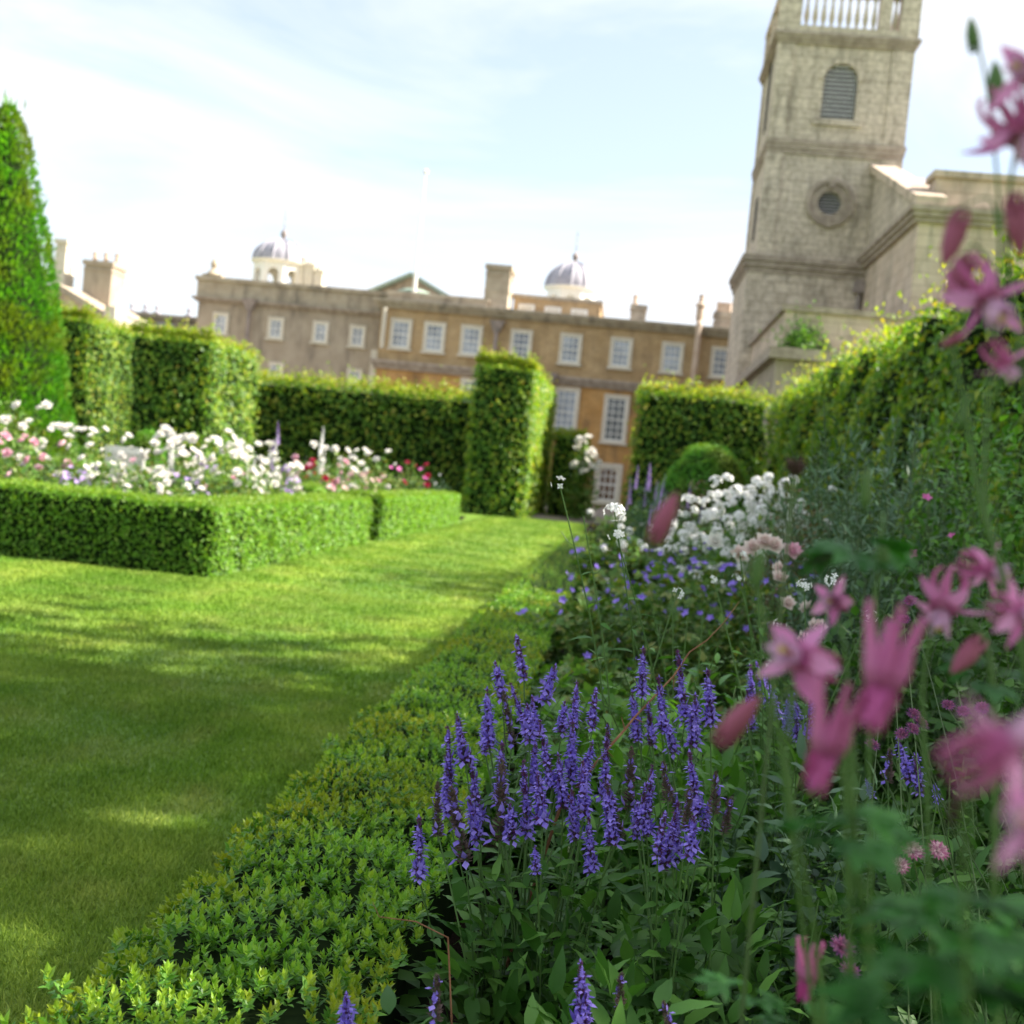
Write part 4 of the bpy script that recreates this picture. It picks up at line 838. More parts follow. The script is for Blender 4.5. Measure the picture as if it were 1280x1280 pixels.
# ------------------------------------------------------------------ salvias in focus
def salvia(name_label, spikes, base, group='violet salvia plants in the border', filler=60, rad=.16):
    t = thing('salvia_plant', name_label, 'plant', base, group); sm = MB(); f = MB()
    for (x, y, x2, y2, D, old) in spikes:
        tip = P(x, y, D); ln = min(.15, max(.035, math.hypot(x2-x, y2-y)*D/FPX)); low = tip+nrm(P(x2, y2, D+.0)-tip)*ln
        L_, me = min(SPK_OLD if old else SPK, key=lambda q: abs(q[0]-ln)+random.uniform(0, .012)); s = ln/L_
        put('flower_spike', me, t, low, aim(nrm(tip-low)+rng.normal(0, .09, 3)), s*rng.uniform(.9, 1.1))
        b = np.array(base)+np.array([(low[0]-base[0])*.42, (low[1]-base[1])*.5, -.03]); pts = curve(b, low, .05, 8)
        sm.tube(pts, np.linspace(.0026, .0015, 8), 5, cap=False); leaves_on(f, pts, LF['salvia'], 7, .10, .95, 1.55, .6, up=.2)
    n = filler; d = rdir(n); d[:, 2] = np.abs(d[:, 2]); p = np.array(base)+d*(rng.random(n)**.5)[:, None]*[rad, rad, .46]; f.inst(LF['salvia'][0], basis(nrm(d+rdir(n)*.6), nrm(UP+rdir(n)*.5)), p, rng.uniform(.8, 1.3, n))
    sm.build('stems', M['stem'], t); f.build('foliage', M['salvia_leaf'], t, smooth=True); return t
def S(l, old=0):
    o = []
    for q in l:
        x, y, x2, y2 = q[:4]; D = np.interp(y, [795, 1090, 1260], [2.42, 1.98, 1.62])+rng.uniform(-.06, .06); o.append((x, y, x2, y2, D, q[4] if len(q) > 4 else old))
    return o
A = [(646, 799, 655, 848), (622, 825, 628, 872), (678, 833, 680, 876), (612, 870, 612, 935), (631, 868, 640, 930, 1), (652, 848, 662, 925), (668, 868, 672, 922), (721, 853, 716, 908), (703, 875, 702, 915), (743, 861, 740, 910), (575, 896, 582, 955),
     (562, 913, 563, 1010), (625, 928, 624, 1003), (686, 905, 690, 985), (712, 907, 714, 975), (752, 919, 755, 1000), (595, 948, 600, 1030), (612, 962, 625, 1050, 1), (650, 960, 660, 1045), (676, 968, 678, 1030), (578, 982, 582, 1075, 1), (540, 984, 548, 1045, 1),
     (521, 1021, 524, 1100), (741, 1018, 740, 1092), (735, 955, 730, 1020), (769, 968, 776, 1045, 1), (762, 985, 765, 1055), (700, 940, 704, 1010), (638, 1000, 640, 1050), (667, 1058, 670, 1090), (590, 1000, 596, 1050), (715, 985, 720, 1050), (668, 930, 668, 990), (725, 920, 727, 985), 
     (556, 955, 560, 1020), (604, 900, 606, 940), (660, 880, 662, 925), (780, 940, 786, 1010, 1), (758, 900, 760, 930, 1)]
b1 = P(665, 1290, 2.12)
salvia('largest clump of violet flower spikes in sharp focus leaning over the edging hedge', S(A), (b1[0], 2.18, .04), filler=520, rad=.28)
B = [(806, 806, 802, 870), (796, 860, 797, 925), (825, 843, 830, 915), (848, 815, 858, 915), (862, 870, 866, 932), (889, 838, 888, 905), (812, 880, 815, 930), (838, 900, 842, 940)]
b2 = P(850, 1150, 2.5)
salvia('violet salvia clump just right of and behind the largest one, by the dead stem', [(x, y, x2, y2, 2.5+rng.uniform(-.07, .07), 0) for x, y, x2, y2 in B], (b2[0], 2.52, .04), filler=200, rad=.22)
C = [(876, 943, 872, 1020), (818, 957, 808, 1045), (806, 975, 800, 1030), (848, 1003, 846, 1075), (838, 1020, 830, 1085), (892, 968, 892, 1015, 1), (857, 985, 858, 1035, 1), (907, 995, 905, 1040, 1), (832, 950, 834, 1000, 1), (846, 978, 848, 1020, 1), (820, 1015, 822, 1070), (862, 1020, 862, 1070), (799, 998, 796, 1045), (883, 1000, 880, 1035)]
b3 = P(840, 1290, 2.1)
salvia('violet salvia clump with half faded spikes in front of the bare red stem', S(C), (b3[0]+.03, 2.12, .04), filler=420, rad=.26)
Dd = [(943, 832, 940, 880), (955, 826, 962, 880), (968, 850, 972, 898), (985, 868, 983, 915), (1000, 872, 998, 925), (1016, 850, 1012, 928), (1022, 930, 1020, 950), (936, 862, 940, 912)]
salvia('paler violet salvia clump half hidden behind the blurred pink columbine', [(x, y, x2, y2, 3.2+rng.uniform(-.1, .1), 0) for x, y, x2, y2 in Dd], (P(980, 1040, 3.2)[0], 3.2, .04), filler=200, rad=.25)
salvia('single low violet salvia at the bottom edge in front of the clumps', [(735, 1213, 728, 1290, 1.72, 0), (770, 1212, 775, 1262, 1.76, 1), (835, 1250, 838, 1300, 1.7, 1)], (P(748, 1400, 1.75)[0], 1.75, .04), filler=300, rad=.2)
salvia('small violet salvia pushing up through the edging hedge at the bottom', [(433, 1240, 434, 1300, 1.66, 0), (545, 1222, 545, 1275, 1.7, 1)], (P(470, 1400, 1.68)[0]+.03, 1.68, .04), filler=40, rad=.08)
salvia('straggling salvia with pale blue flowers between the columbine stems', [(1122, 928, 1138, 975, 2.6, 0), (1140, 945, 1150, 990, 2.6, 0), (1108, 935, 1110, 975, 2.6, 1), (1088, 975, 1090, 995, 2.5, 0), (1170, 980, 1172, 1000, 2.5, 0), (1085, 1010, 1095, 1030, 2.5, 0)], (P(1130, 1200, 2.5)[0], 2.5, .04), filler=150, rad=.22)

# ------------------------------------------------------------------ white sweet rockets near the salvias
def rocket(label, tops, base, nl=11, ls=1.0, extra=0, grp='sweet rockets in the border'):
    t = thing('sweet_rocket', label, 'plant', base, grp); sm = MB(); f = MB()
    for (px, py, D, k, s) in tops:
        tip = P(px, py, D); pts = curve(np.array(base)+rng.normal(0, .02, 3)*[1, 1, 0], tip, .05, 9); sm.tube(pts, np.linspace(.0038, .0014, 9), 5, cap=False); leaves_on(f, pts, LF['lance'], nl, .12, .86, ls, ls*.35, pair=False, up=.35)
        if k:
            s = s*1.5
            hd = merge([(four_tpl(), aim(d_), d_*.55*np.array([1, 1, .8]), .55) for d_ in [nrm(v*[1, 1, .8]+[0, -.3, .25]) for v in rdir(k)]])
            tpl_mb(hd).build('flower_head', M['white_petal'], t, loc=(0, 0, 0)); o = t.children[-1] if len(t.children) else None
            o = [x for x in bpy.data.objects if x.name.startswith('flower_head') and x.parent == t][-1]; o.matrix_basis = Matrix.Translation(Vector(tip-np.array(t.location))) @ Matrix.Scale(s, 4)
        for j in range(8):      # green pods on thin stalks under the flowers
            u = rng.uniform(.55, .93)*8; i = int(u); p = pts[i]; a = rng.random()*6.28; q = p+np.array([math.cos(a), math.sin(a), .9])*rng.uniform(.02, .05); sm.tube([p, (p+q)/2+[0, 0, -.006], q], [.0008, .0011, .0005], 4, cap=False)
    n = extra
    if n: d = rdir(n); d[:, 2] = np.abs(d[:, 2]); f.inst(LF['lance'][1], basis(nrm(d+rdir(n)*.4), nrm(UP+rdir(n)*.4)), np.array(base)+d*(rng.random(n)**.5)[:, None]*[.2, .2, .55], rng.uniform(.7, 1.2, n)*ls)
    sm.build('stems', M['stem'], t); f.build('foliage', M['big_leaf'], t, smooth=True)
bk = P(778, 980, 2.9)
rocket('tall sweet rocket with white flowers and seed pods rising against the far lawn', [(768, 640, 2.8, 14, .028), (699, 604, 2.8, 5, .022), (846, 742, 2.9, 5, .02), (770, 668, 2.8, 7, .022), (729, 645, 2.85, 0, 0)], (bk[0], 2.9, .04), 13, 1.0, 90)
bk = P(800, 900, 3.3)
rocket('broad leaved rocket stems without flowers behind the tall white one', [(812, 745, 3.3, 0, 0), (840, 735, 3.3, 0, 0), (860, 770, 3.3, 0, 0), (790, 790, 3.3, 0, 0), (880, 760, 3.2, 0, 0), (765, 800, 3.2, 0, 0), (745, 850, 3.0, 0, 0), (900, 800, 3.1, 0, 0)], (bk[0]+.12, 3.3, .04), 13, 1.25, 160)
bk = P(930, 1000, 3.1)
rocket('sweet rocket with scattered small white heads left of the pink columbines', [(925, 695, 3.1, 6, .02), (945, 690, 3.1, 4, .018), (1042, 725, 3.1, 9, .024), (1005, 732, 3.1, 8, .022), (892, 724, 3.1, 4, .016), (975, 780, 3.0, 5, .018), (923, 722, 3.1, 4, .018), (1088, 770, 3.0, 5, .02), (960, 830, 3.0, 3, .015)], (bk[0]+.1, 3.1, .04), 12, .95, 130)

# ------------------------------------------------------------------ columbines in front of the lens
def aq_star(seg=5):
    v = []
    for i in range(5):
        a = .2+i*1.2566+random.uniform(-.18, .18); e = random.uniform(-.45, .5); ca, sa = math.cos(a), math.sin(a)
        v.append((blade(random.uniform(.85, 1.1), random.uniform(.34, .46), seg, random.uniform(.15, .5), random.uniform(-.35, .45), .8, mi=0), fr((ca*math.cos(e), sa*math.cos(e), math.sin(e)), (-ca*math.sin(e)+random.uniform(-.3, .3), -sa*math.sin(e)+random.uniform(-.3, .3), math.cos(e))), (.05*ca, .05*sa, 0), .62))
    cup = ring(5, blade(.42, .30, 3, .6, -.1, .45, mi=2), .07, .02, 1.15, .83, 1, .12)
    m = tpl_mb(merge(v)+cup)
    for i in range(5):
        a = .83+i*2*math.pi/5; c_, s_ = math.cos(a), math.sin(a); m.tube([(c_*.10, s_*.10, .08), (c_*.16, s_*.16, -.10), (c_*.24, s_*.24, -.36), (c_*.21, s_*.21, -.52), (c_*.14, s_*.14, -.56)], [.085, .07, .035, .026, .03], 7, 1)
    for i in range(9):
        a = i*2.4; m.tube([(0, 0, 0), (.02*math.cos(a), .02*math.sin(a), .3), (.035*math.cos(a), .035*math.sin(a), .38)], [.006, .006, .012], 4, 3)
    return m
def aq_bell():
    m = tpl_mb(ring(5, blade(1.0, .56, 6, .45, -.30, .6, mi=1), .07, -.02, 1.2, .2, .70, .08)+ring(5, blade(.5, .3, 3, .5, -.1, .45, mi=1), .07, .02, 1.3, .83, 1, .05))
    for i in range(5):
        a = .83+i*2*math.pi/5+random.uniform(-.2, .2); c_, s_ = math.cos(a), math.sin(a); k = random.uniform(.7, 1.15); m.tube([(c_*.08, s_*.08, .16), (c_*.17, s_*.17, -.04), (c_*.26*k, s_*.26*k, -.32), (c_*.36*k, s_*.36*k, -.60), (c_*.38*k, s_*.38*k, -.74)], [.13, .12, .07, .04, .035], 8, 4)
    for i in range(8):
        a = i*2.4; m.tube([(0, 0, 0), (.03*math.cos(a), .03*math.sin(a), .42), (.04*math.cos(a), .04*math.sin(a), .5)], [.006, .006, .012], 4, 3)
    return m
def aq_bud():
    m = MB(); m.lathe([(.03, -.05), (.16, .08), (.22, .30), (.18, .6), (.09, .85), (.01, 1.0)], (0, 0, 0), 10)
    for i in range(5):
        a = i*2*math.pi/5; c_, s_ = math.cos(a), math.sin(a); m.tube([(c_*.16, s_*.16, .25), (c_*.17, s_*.17, 0), (c_*.12, s_*.12, -.16), (c_*.03, s_*.03, -.2)], [.06, .05, .035, .03], 6)
    return m
AQM = [M['aq_pink'], M['aq_deep'], M['aq_pale'], M['yellow']]
AQSV = [aq_star().mesh('flower', AQM, True) for _ in range(5)]
AQB, AQD = aq_bell().mesh('flower', [M['aq_pink'], M['aq_bell'], M['aq_pale'], M['yellow'], M['aq_deep']], True), aq_bud().mesh('bud', [M['bud']], True)
AQG = aq_bud().mesh('bud', [M['stem']], True)
pod_ = MB()
for i in range(5): a = i*1.2566; pod_.tube([(0, 0, 0), (.07*math.cos(a), .07*math.sin(a), .3), (.06*math.cos(a), .06*math.sin(a), .7), (.12*math.cos(a), .12*math.sin(a), 1.0)], [.03, .065, .05, .006], 6)
POD = pod_.mesh('seed_pod', [M['stem']], True); POD_B = pod_.mesh('seed_pod', [M['brown']], True)
def scr(dx, dy, dz=0): return nrm(Rv*dx-Uv*dy-Fv*dz)       # direction given as right / down / towards the lens
def columbine(label, root, stems, blooms, leafs, grp='columbines close to the lens'):
    t = thing('columbine_plant', label, 'plant', (root[0], root[1], .04), grp)
    for pts, r in stems:
        q = np.array([P(*p) for p in pts]+([np.array([root[0], root[1], .03])] if pts[-1][1] > 1000 else []))
        tt = np.linspace(0, 1, len(q)); ts = np.linspace(0, 1, 4*len(q)); q = np.stack([np.interp(ts, tt, q[:, i]) for i in range(3)], -1)
        for _ in range(3): q[1:-1] = (q[:-2]+2*q[1:-1]+q[2:])/4
        m = MB(); m.tube(q, np.linspace(r*.55, r*.9, len(q)), 8); m.build('stem', M['stem'], t, True)
    for kind, px, py, D, d, s in blooms:
        me = {'s': random.choice(AQSV), 'b': AQB, 'd': AQD, 'g': AQG, 'p': POD, 'q': POD_B}[kind]; put(me.name, me, t, P(px, py, D), aim(scr(*d), (.3, .1, 1)), s*{'s': .78, 'b': .84, 'p': .6}.get(kind, 1))
    if leafs:
        f = MB()
        for px, py, D, n, s in leafs:
            c = P(px, py, D)
            for i in range(n):
                a = i*6.283/n+rng.random()*.6; d = np.array([math.cos(a), math.sin(a), rng.uniform(-.2, .4)]); f.inst(palm(.5, .26, 5), basis(d[None], np.array([[rng.normal(0, .3), rng.normal(0, .3), 1.]])), c[None]+d[None]*s*.35, [s])
        f.build('foliage', M['columbine_leaf'], t, smooth=True)
columbine('columbine with open pink star flower and two hanging deep pink bells', (.22, .68),
    [([(1062, 885, .66), (1066, 1030, .66), (1078, 1150, .67), (1100, 1290, .68)], .0036), ([(1045, 955, .64), (1058, 985, .65), (1068, 1040, .66)], .002), ([(1000, 840, .68), (985, 900, .68), (982, 960, .68), (1005, 1090, .68), (1040, 1290, .69)], .0022),
     ([(828, 650, .69), (860, 640, .69), (925, 690, .69), (975, 810, .69), (990, 900, .68)], .0009), ([(925, 890, .66), (950, 872, .67), (985, 930, .68)], .0012)],
    [('s', 1000, 822, .68, (-.75, -.35, .6), .060), ('b', 1108, 842, .58, (-.35, .85, .3), .050), ('b', 1035, 925, .60, (-.30, .92, .2), .046), ('d', 820, 668, .66, (.45, -.9, 0), .026), ('d', 905, 920, .66, (.6, -.75, .2), .030)],
    [(1050, 1035, .64, 5, .055), (1080, 1045, .66, 4, .05)])
columbine('columbine with one small pink flower held high among green seed pods', (.36, .84),
    [([(1045, 765, .84), (1062, 830, .84), (1052, 1000, .84), (1070, 1290, .85)], .0018), ([(1105, 640, .80), (1095, 720, .80), (1085, 900, .81), (1090, 1290, .83)], .0022), ([(940, 700, .78), (955, 790, .78), (965, 850, .79), (990, 1050, .8)], .0018)],
    [('s', 1043, 752, .84, (-.5, -.1, .8), .040), ('p', 1106, 720, .80, (0, -1, 0), .04), ('p', 945, 740, .78, (.1, -1, 0), .05), ('p', 1080, 640, .82, (.05, -1, 0), .05)], [(1080, 690, .80, 5, .055), (1065, 700, .82, 4, .05)])
columbine('columbine with pink side-facing flower and crumpled bud at the right', (.42, .82),
    [([(1178, 735, .82), (1150, 850, .82), (1160, 1000, .82), (1165, 1290, .83)], .0022), ([(1210, 775, .8), (1235, 800, .8), (1245, 900, .8), (1240, 1290, .82)], .0030)],
    [('s', 1180, 758, .82, (-.35, .8, .35), .062), ('d', 1222, 805, .80, (-.6, .5, .3), .030), ('s', 1235, 712, .84, (.8, .3, .5), .045), ('s', 1275, 765, .70, (.4, .1, .9), .045)], [(1195, 1140, .75, 6, .07), (1240, 850, .8, 3, .05)])
columbine('tall columbine with wide pink flower and two drooping buds against the church', (.52, .75),
    [([(1190, 430, .74), (1205, 500, .74), (1225, 640, .74), (1262, 740, .75), (1290, 880, .76)], .0026), ([(1245, 400, .75), (1235, 500, .75), (1228, 640, .75), (1270, 770, .75)], .0020), ([(1215, 30, .74), (1232, 90, .74), (1245, 200, .74), (1252, 300, .75), (1240, 440, .75)], .0013),
     ([(1190, 265, .73), (1240, 240, .74), (1250, 300, .74)], .0011), ([(1205, 325, .73), (1215, 300, .73), (1240, 330, .74)], .0011)],
    [('s', 1232, 372, .70, (.35, .75, .4), .060), ('d', 1200, 275, .72, (-.35, .9, .1), .030), ('d', 1208, 330, .72, (-.45, .85, .1), .030), ('g', 1217, 58, .74, (-.1, -1, 0), .018), ('g', 1246, 125, .74, (-.05, -1, 0), .024), ('d', 1200, 420, .74, (-.9, .5, 0), .014), ('p', 1200, 540, .74, (.2, -1, 0), .042), ('s', 1255, 455, .72, (.5, .7, .1), .035)], [])
columbine('columbine at the right edge with lilac pink flower and yellow centre', (.60, .72),
    [([(1275, 160, .70), (1262, 230, .70), (1258, 330, .72), (1290, 560, .74)], .0018)], [('s', 1272, 165, .68, (.3, .8, .3), .062), ('s', 1290, 92, .66, (-.8, -.1, .5), .05), ('d', 1270, 255, .70, (.1, 1, 0), .03)], [])
columbine('columbine nearest the lens, a soft pale pink flower at the right edge', (.30, .42),
    [([(1245, 990, .45), (1210, 960, .46), (1205, 1100, .46), (1210, 1300, .47)], .0016)], [('s', 1255, 930, .40, (.7, -.5, .3), .046), ('s', 1300, 1040, .38, (-.6, -.5, .5), .038), ('q', 1200, 980, .5, (-.2, .9, 0), .018)], [(1190, 1215, .55, 6, .06), (1250, 1160, .52, 6, .06), (1260, 1260, .5, 5, .06), (1150, 1270, .58, 5, .06), (1135, 1150, .66, 5, .055)])
columbine('low columbine with a single dark pink flower near the bottom edge', (.27, .95),
    [([(1008, 1210, .98), (1020, 1175, .98), (1040, 1290, .98)], .0016)], [('b', 1010, 1215, .96, (-.2, 1, .1), .040)], [(930, 1240, .95, 4, .05), (1000, 1290, .95, 4, .06)])
sh = thing('dead_seedhead', 'dark dried seed head on a blurred stalk in front of the white flowers', 'seed head', (P(993, 660, .9)[0], .9, .04))
q = P(993, 590, .9); m = MB(); m.tube([(q[0]+.012, .9, .04), (q[0]+.006, .9, .6), (q[0], .9, q[2])], [.003, .002, .0015], 6); m.build('stem', M['stem_dark'], sh)
m = MB()
for i in range(26): d = rdir(1)[0]; m.tube([q, q+d*.006+[0, 0, .004], q+d*.0095+[0, 0, .006]], [.002, .0016, .0003], 4)
m.build('seeds', M['brown'], sh)
ds = thing('bare_twig', 'bare reddish brown dead stem arching between the salvias', 'stem', (P(760, 935, 2.3)[0], 2.3, .04))
q = np.array([P(*p) for p in ((700, 1010, 2.28), (758, 938, 2.32), (781, 912, 2.38), (792, 898, 2.42), (842, 845, 2.55), (862, 815, 2.6), (884, 800, 2.65), (905, 778, 2.7), (924, 752, 2.75))]); q = np.concatenate([[[q[0][0]-.12, 2.25, .05]], q]); m = MB(); m.tube(q, [.0036, .0032, .0028, .0026, .0023, .0019, .0017, .0013, .0010, .0006], 7)
for i, d in ((2, (.5, 0, -.4)), (3, (-.3, .1, .8)), (4, (.7, 0, -.2)), (5, (.1, 0, -.9))): m.tube([q[i], q[i]+np.array(d)*.03], [.0016, .0006], 5)
m.build('branch', M['twig'], ds)
ds = thing('bare_twig', 'thin brown twig sticking out over the edging hedge at the bottom', 'stem', (P(500, 1160, 1.9)[0], 1.9, .04))
q = [np.array([P(560, 1172, 1.9)[0]+.05, 1.9, .1]), P(560, 1172, 1.9), P(520, 1152, 1.9), P(474, 1146, 1.9)]; m = MB(); m.tube(q, [.002, .0016, .0012, .0008], 6); m.tube([q[3], P(466, 1128, 1.9)], [.0008, .0004], 5); m.build('branch', M['twig'], ds)

# ------------------------------------------------------------------ astrantias
def astr():
    m = tpl_mb(ring(16, blade(.42, .15, 2, .2, .1, .8, mi=0), .06, 0, .35, 0, 1, .08))
    for i in range(60):
        d = rdir(1)[0]; d[2] = abs(d[2])+.25; d = nrm(d); m.tube([(0, 0, 0), d*.30], [.005, .005], 3, 1); m.inst([(np.array([(-.03, 0, 0), (0, .03, 0), (.03, 0, 0), (0, -.03, 0), (0, 0, .04)]), [(0, 1, 4), (1, 2, 4), (2, 3, 4), (3, 0, 4)], 1)], [aim(d)*1.2], [d*.31])
    return m
FL['astrantia'] = [astr().mesh('flower_head', [M['astrantia'], M['astrantia_in']])]
FL['astrantia_dark'] = [astr().mesh('flower_head', [M['calyx'], M['astrantia']])]
def astrantia(label, heads, root, me, s=.034):
    t = thing('astrantia_plant', label, 'plant', (*root, .04), 'pink astrantias in the border'); m = MB(); f = MB()
    for px, py, D in heads:
        tip = P(px, py, D); pts = curve((*root, .03), tip-[0, 0, .004], .10, 8); m.tube(pts, np.linspace(.0018, .001, 8), 5, cap=False); leaves_on(f, pts, LF['palm'], 3, .15, .8, 1.1, .6, False); put('flower_head', FL[me][0], t, tip, aim(scr(rng.normal(0, .3), -.8, .7)), s*rng.uniform(.85, 1.1))
    m.build('stems', M['stem_dark'], t); n = 70; d = rdir(n); d[:, 2] = np.abs(d[:, 2])*.7; f.inst(LF['palm'][0], basis(d, nrm(UP+rdir(n)*.4)), np.array([*root, .06])+d*(rng.random(n)**.5)[:, None]*[.2, .2, .4], rng.uniform(1, 1.7, n)); f.build('foliage', M['dark_leaf'], t, smooth=True)
astrantia('astrantia with three pale pink pincushion heads beneath the columbines', [(1124, 1083, 1.55), (1141, 1064, 1.6), (1172, 1064, 1.6)], (.62, 1.6), 'astrantia')
astrantia('astrantia with dark plum heads between the big columbine blooms', [(1140, 912, 2.0), (1142, 894, 2.05), (1128, 918, 2.0), (1150, 905, 2.02), (1185, 882, 2.1), (1204, 890, 2.1), (1228, 886, 2.1), (1090, 932, 2.0)], (.8, 2.05), 'astrantia_dark')
astrantia('astrantia with almost black heads low beside the red stems', [(1052, 1185, 1.4), (1062, 1215, 1.4), (1138, 752, 2.6), (1108, 800, 2.5), (1115, 785, 2.5), (1130, 775, 2.5)], (.55, 1.75), 'astrantia_dark')
plant('bramble', 'dark red leafless stems standing in the gloom under the columbines', 'plant', (.50, 1.45), .50, .10, 5, 'small', 'dark_leaf', 3, 1.5, smat='twig', st_r=.004)

# ------------------------------------------------------------------ border planting, near to far
NG = 'leafy plants filling the border'
near = [  # label, px, D, height, radius, leaf, mat, stems, leaves/stem, leafscale, fill
 ('dark leafy clump under the bottom salvia spikes', .02, 1.45, .34, .22, 'salvia', 'salvia_leaf', 26, 6, 1.2, 260),
 ('leafy salvia growth with pale stalks right of the bottom spikes', .30, 1.62, .42, .26, 'salvia', 'salvia_leaf', 34, 7, 1.1, 260),
 ('lobed green leaves in the lower right corner under the columbines', .52, 1.15, .42, .26, 'bigpalm', 'big_leaf', 22, 3, .65, 70),
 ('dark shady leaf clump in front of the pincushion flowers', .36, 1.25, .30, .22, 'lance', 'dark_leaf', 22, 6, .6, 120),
 ('leafy tangle of thin pale stems behind the pincushion flowers', .78, 2.35, .66, .30, 'salvia', 'salvia_leaf', 40, 7, 1.1, 240),
 ('mid green leaf clump between the two right-hand salvias', .48, 2.2, .52, .26, 'palm', 'dark_leaf', 30, 5, 1.3, 200),
 ('blue green leafy clump around the pale salvia', .55, 2.85, .62, .30, 'salvia', 'blue_leaf', 34, 7, 1.3, 200),
 ('tall lance-leaved clump above the central salvias', .20, 3.0, .66, .26, 'lance', 'big_leaf', 26, 8, .95, 120),
 ('lance-leaved plant beside the edging hedge behind the salvias', -.08, 3.4, .60, .22, 'lance', 'big_leaf', 22, 8, 1.0, 90),
 ('fresh green leafy plant left of the small white heads', .42, 3.7, .74, .28, 'lance', 'big_leaf', 26, 8, .9, 120),
 ('dark leaves behind the pink side-facing columbine', 1.05, 3.1, .85, .36, 'oval', 'dark_leaf', 40, 9, 1.2, 300),
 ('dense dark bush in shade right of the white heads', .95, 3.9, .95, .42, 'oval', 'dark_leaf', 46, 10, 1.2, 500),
 ('leafy plant with palmate leaves below the white rocket', .02, 4.2, .55, .30, 'palm', 'fresh_leaf', 34, 6, 1.4, 160),
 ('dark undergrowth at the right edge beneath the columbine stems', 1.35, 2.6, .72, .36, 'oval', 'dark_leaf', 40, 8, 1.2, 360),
 ('low leaves just behind the edging hedge beyond the rocket', -.12, 5.2, .42, .28, 'palm', 'fresh_leaf', 36, 5, 1.3, 200),
 ('feathery leaves near the bottom right corner', .72, 1.55, .46, .26, 'palm', 'big_leaf', 26, 5, 1.3, 160),
]
for (lb, x, D, h, r, lf, mt, ns, nl, s, fi) in near:
    plant('leafy_plant', lb, 'plant', (x, D), h, r, ns, lf, mt, nl, s, group=NG, fill=fi, smat='stem')
# geraniums
GG = 'blue violet geraniums'
for lb, px, D, h, r, n in (('sprawling violet geranium beside the far edging hedge', 745, 6.6, .60, .40, 14), ('violet geranium under the tall white rocket flowers', 800, 7.5, .78, .55, 34), ('violet geranium with flowers below the blurred pink bud', 850, 6.4, .85, .50, 34),
                       ('violet geranium flowering in front of the white phlox', 905, 7.2, .95, .50, 44), ('last violet geranium between the white phlox and the brownish bush', 985, 6.2, .85, .45, 24), ('low violet geranium at the foot of the lance leaves', 770, 4.9, .52, .32, 10)):
    c = P(px, 700, D); plant('geranium_plant', lb, 'plant', (c[0], D), h, r, 44, 'palm', 'rose_leaf', 4, 1.5, 'geranium', n, .048 if D > 5.5 else .036, group=GG, fill=240, face=1)
PG = 'white phlox clumps'
for lb, px, D, h, r, n in (('white phlox mass in front of the clipped dome', 915, 8.2, 1.29, .42, 60), ('white phlox continuing right behind the dark seed head', 965, 8.0, 1.32, .42, 54), ('small white phlox left of the larger white mass', 785, 9.8, .92, .25, 5), ('white phlox low between geraniums', 850, 9.5, 1.0, .3, 5)):
    c = P(px, 640, D); plant('phlox_plant', lb, 'plant', (c[0], D), h, r, n, 'oval', 'rose_leaf', 9, 1.1, 'phlox', int(n*1.6), .078, group=PG, fill=100)
c = P(960, 690, 5.0); plant('rose_bush', 'low bush with blush pink roses in front of the violet geraniums', 'rose bush', (c[0], 5.0), .93, .36, 26, 'oval', 'rose_leaf', 8, 1.0, 'rose_blush', 7, .075, group='rose bushes in the border', fill=160, face=1)
t = [o for o in col.objects if o.get('label', '').startswith('low bush with blush')][0]
for px, py, me in ((955, 678, 'rose_blush'), (990, 690, 'rose_pink'), (925, 694, 'rose_blush'), (968, 683, 'rose_blush'), (893, 678, 'rose_white'), (940, 686, 'rose_blush')): put('bloom', FL[me][0], t, P(px, py, 4.75), aim(scr(.1, -.5, .8)), .085)
c = P(1003, 600, 6.6); plant('brownish_bush', 'bush of small brownish green leaves beside the white phlox', 'shrub', (c[0], 6.6), 1.33, .36, 60, 'oval', 'dry_leaf', 14, .8, 'phlox', 6, .05, fill=1500, smat='stem_dark', face=1)
SP = 'tall spurge plants'
for lb, px, D, h, r in (('tall blue green spurge rising to the hedge behind it', 1080, 6.4, 1.82, .55), ('blue green spurge beside the brownish bush', 1035, 7.4, 1.62, .45), ('blue green spurge nearest the dark shrubs', 1140, 5.8, 1.62, .48), ('lower blue green spurge in front of the taller ones', 1085, 5.2, 1.10, .40)):
    c = P(px, 600, D); plant('spurge_plant', lb, 'plant', (c[0], D), h, r, 34, 'needle', 'blue_leaf', 34, 1.3, group=SP, smat='stem_dark', fill=1500, st_r=.005, bendy=.05)
DG = 'dark shrubs at the back of the border'
for lb, px, D, h, r, lf, mt, fi in (('dark leafy shrub with magenta flowers right of the spurge', 1185, 4.9, 1.28, .50, 'oval', 'dark_leaf', 1200), ('tall green shrub at the right edge under the church', 1265, 5.6, 1.85, .65, 'oval', 'big_leaf', 2600), ('fresh green shrub half hidden by columbine stems', 1215, 7.4, 2.15, .7, 'oval', 'fresh_leaf', 2600), ('dark shrub behind the pink columbine at the right edge', 1290, 3.9, 1.15, .50, 'oval', 'dark_leaf', 1200), ('dark shrub filling the shade under the spurge', 1110, 4.3, .90, .42, 'oval', 'dark_leaf', 1100)):
    c = P(px, 700, D); plant('dark_shrub', lb, 'shrub', (c[0], D), h, r, 50, lf, mt, 12, 1.2, 'magenta' if 'magenta' in lb else None, 7, .045, group=DG, fill=fi, smat='stem_dark', face=1)
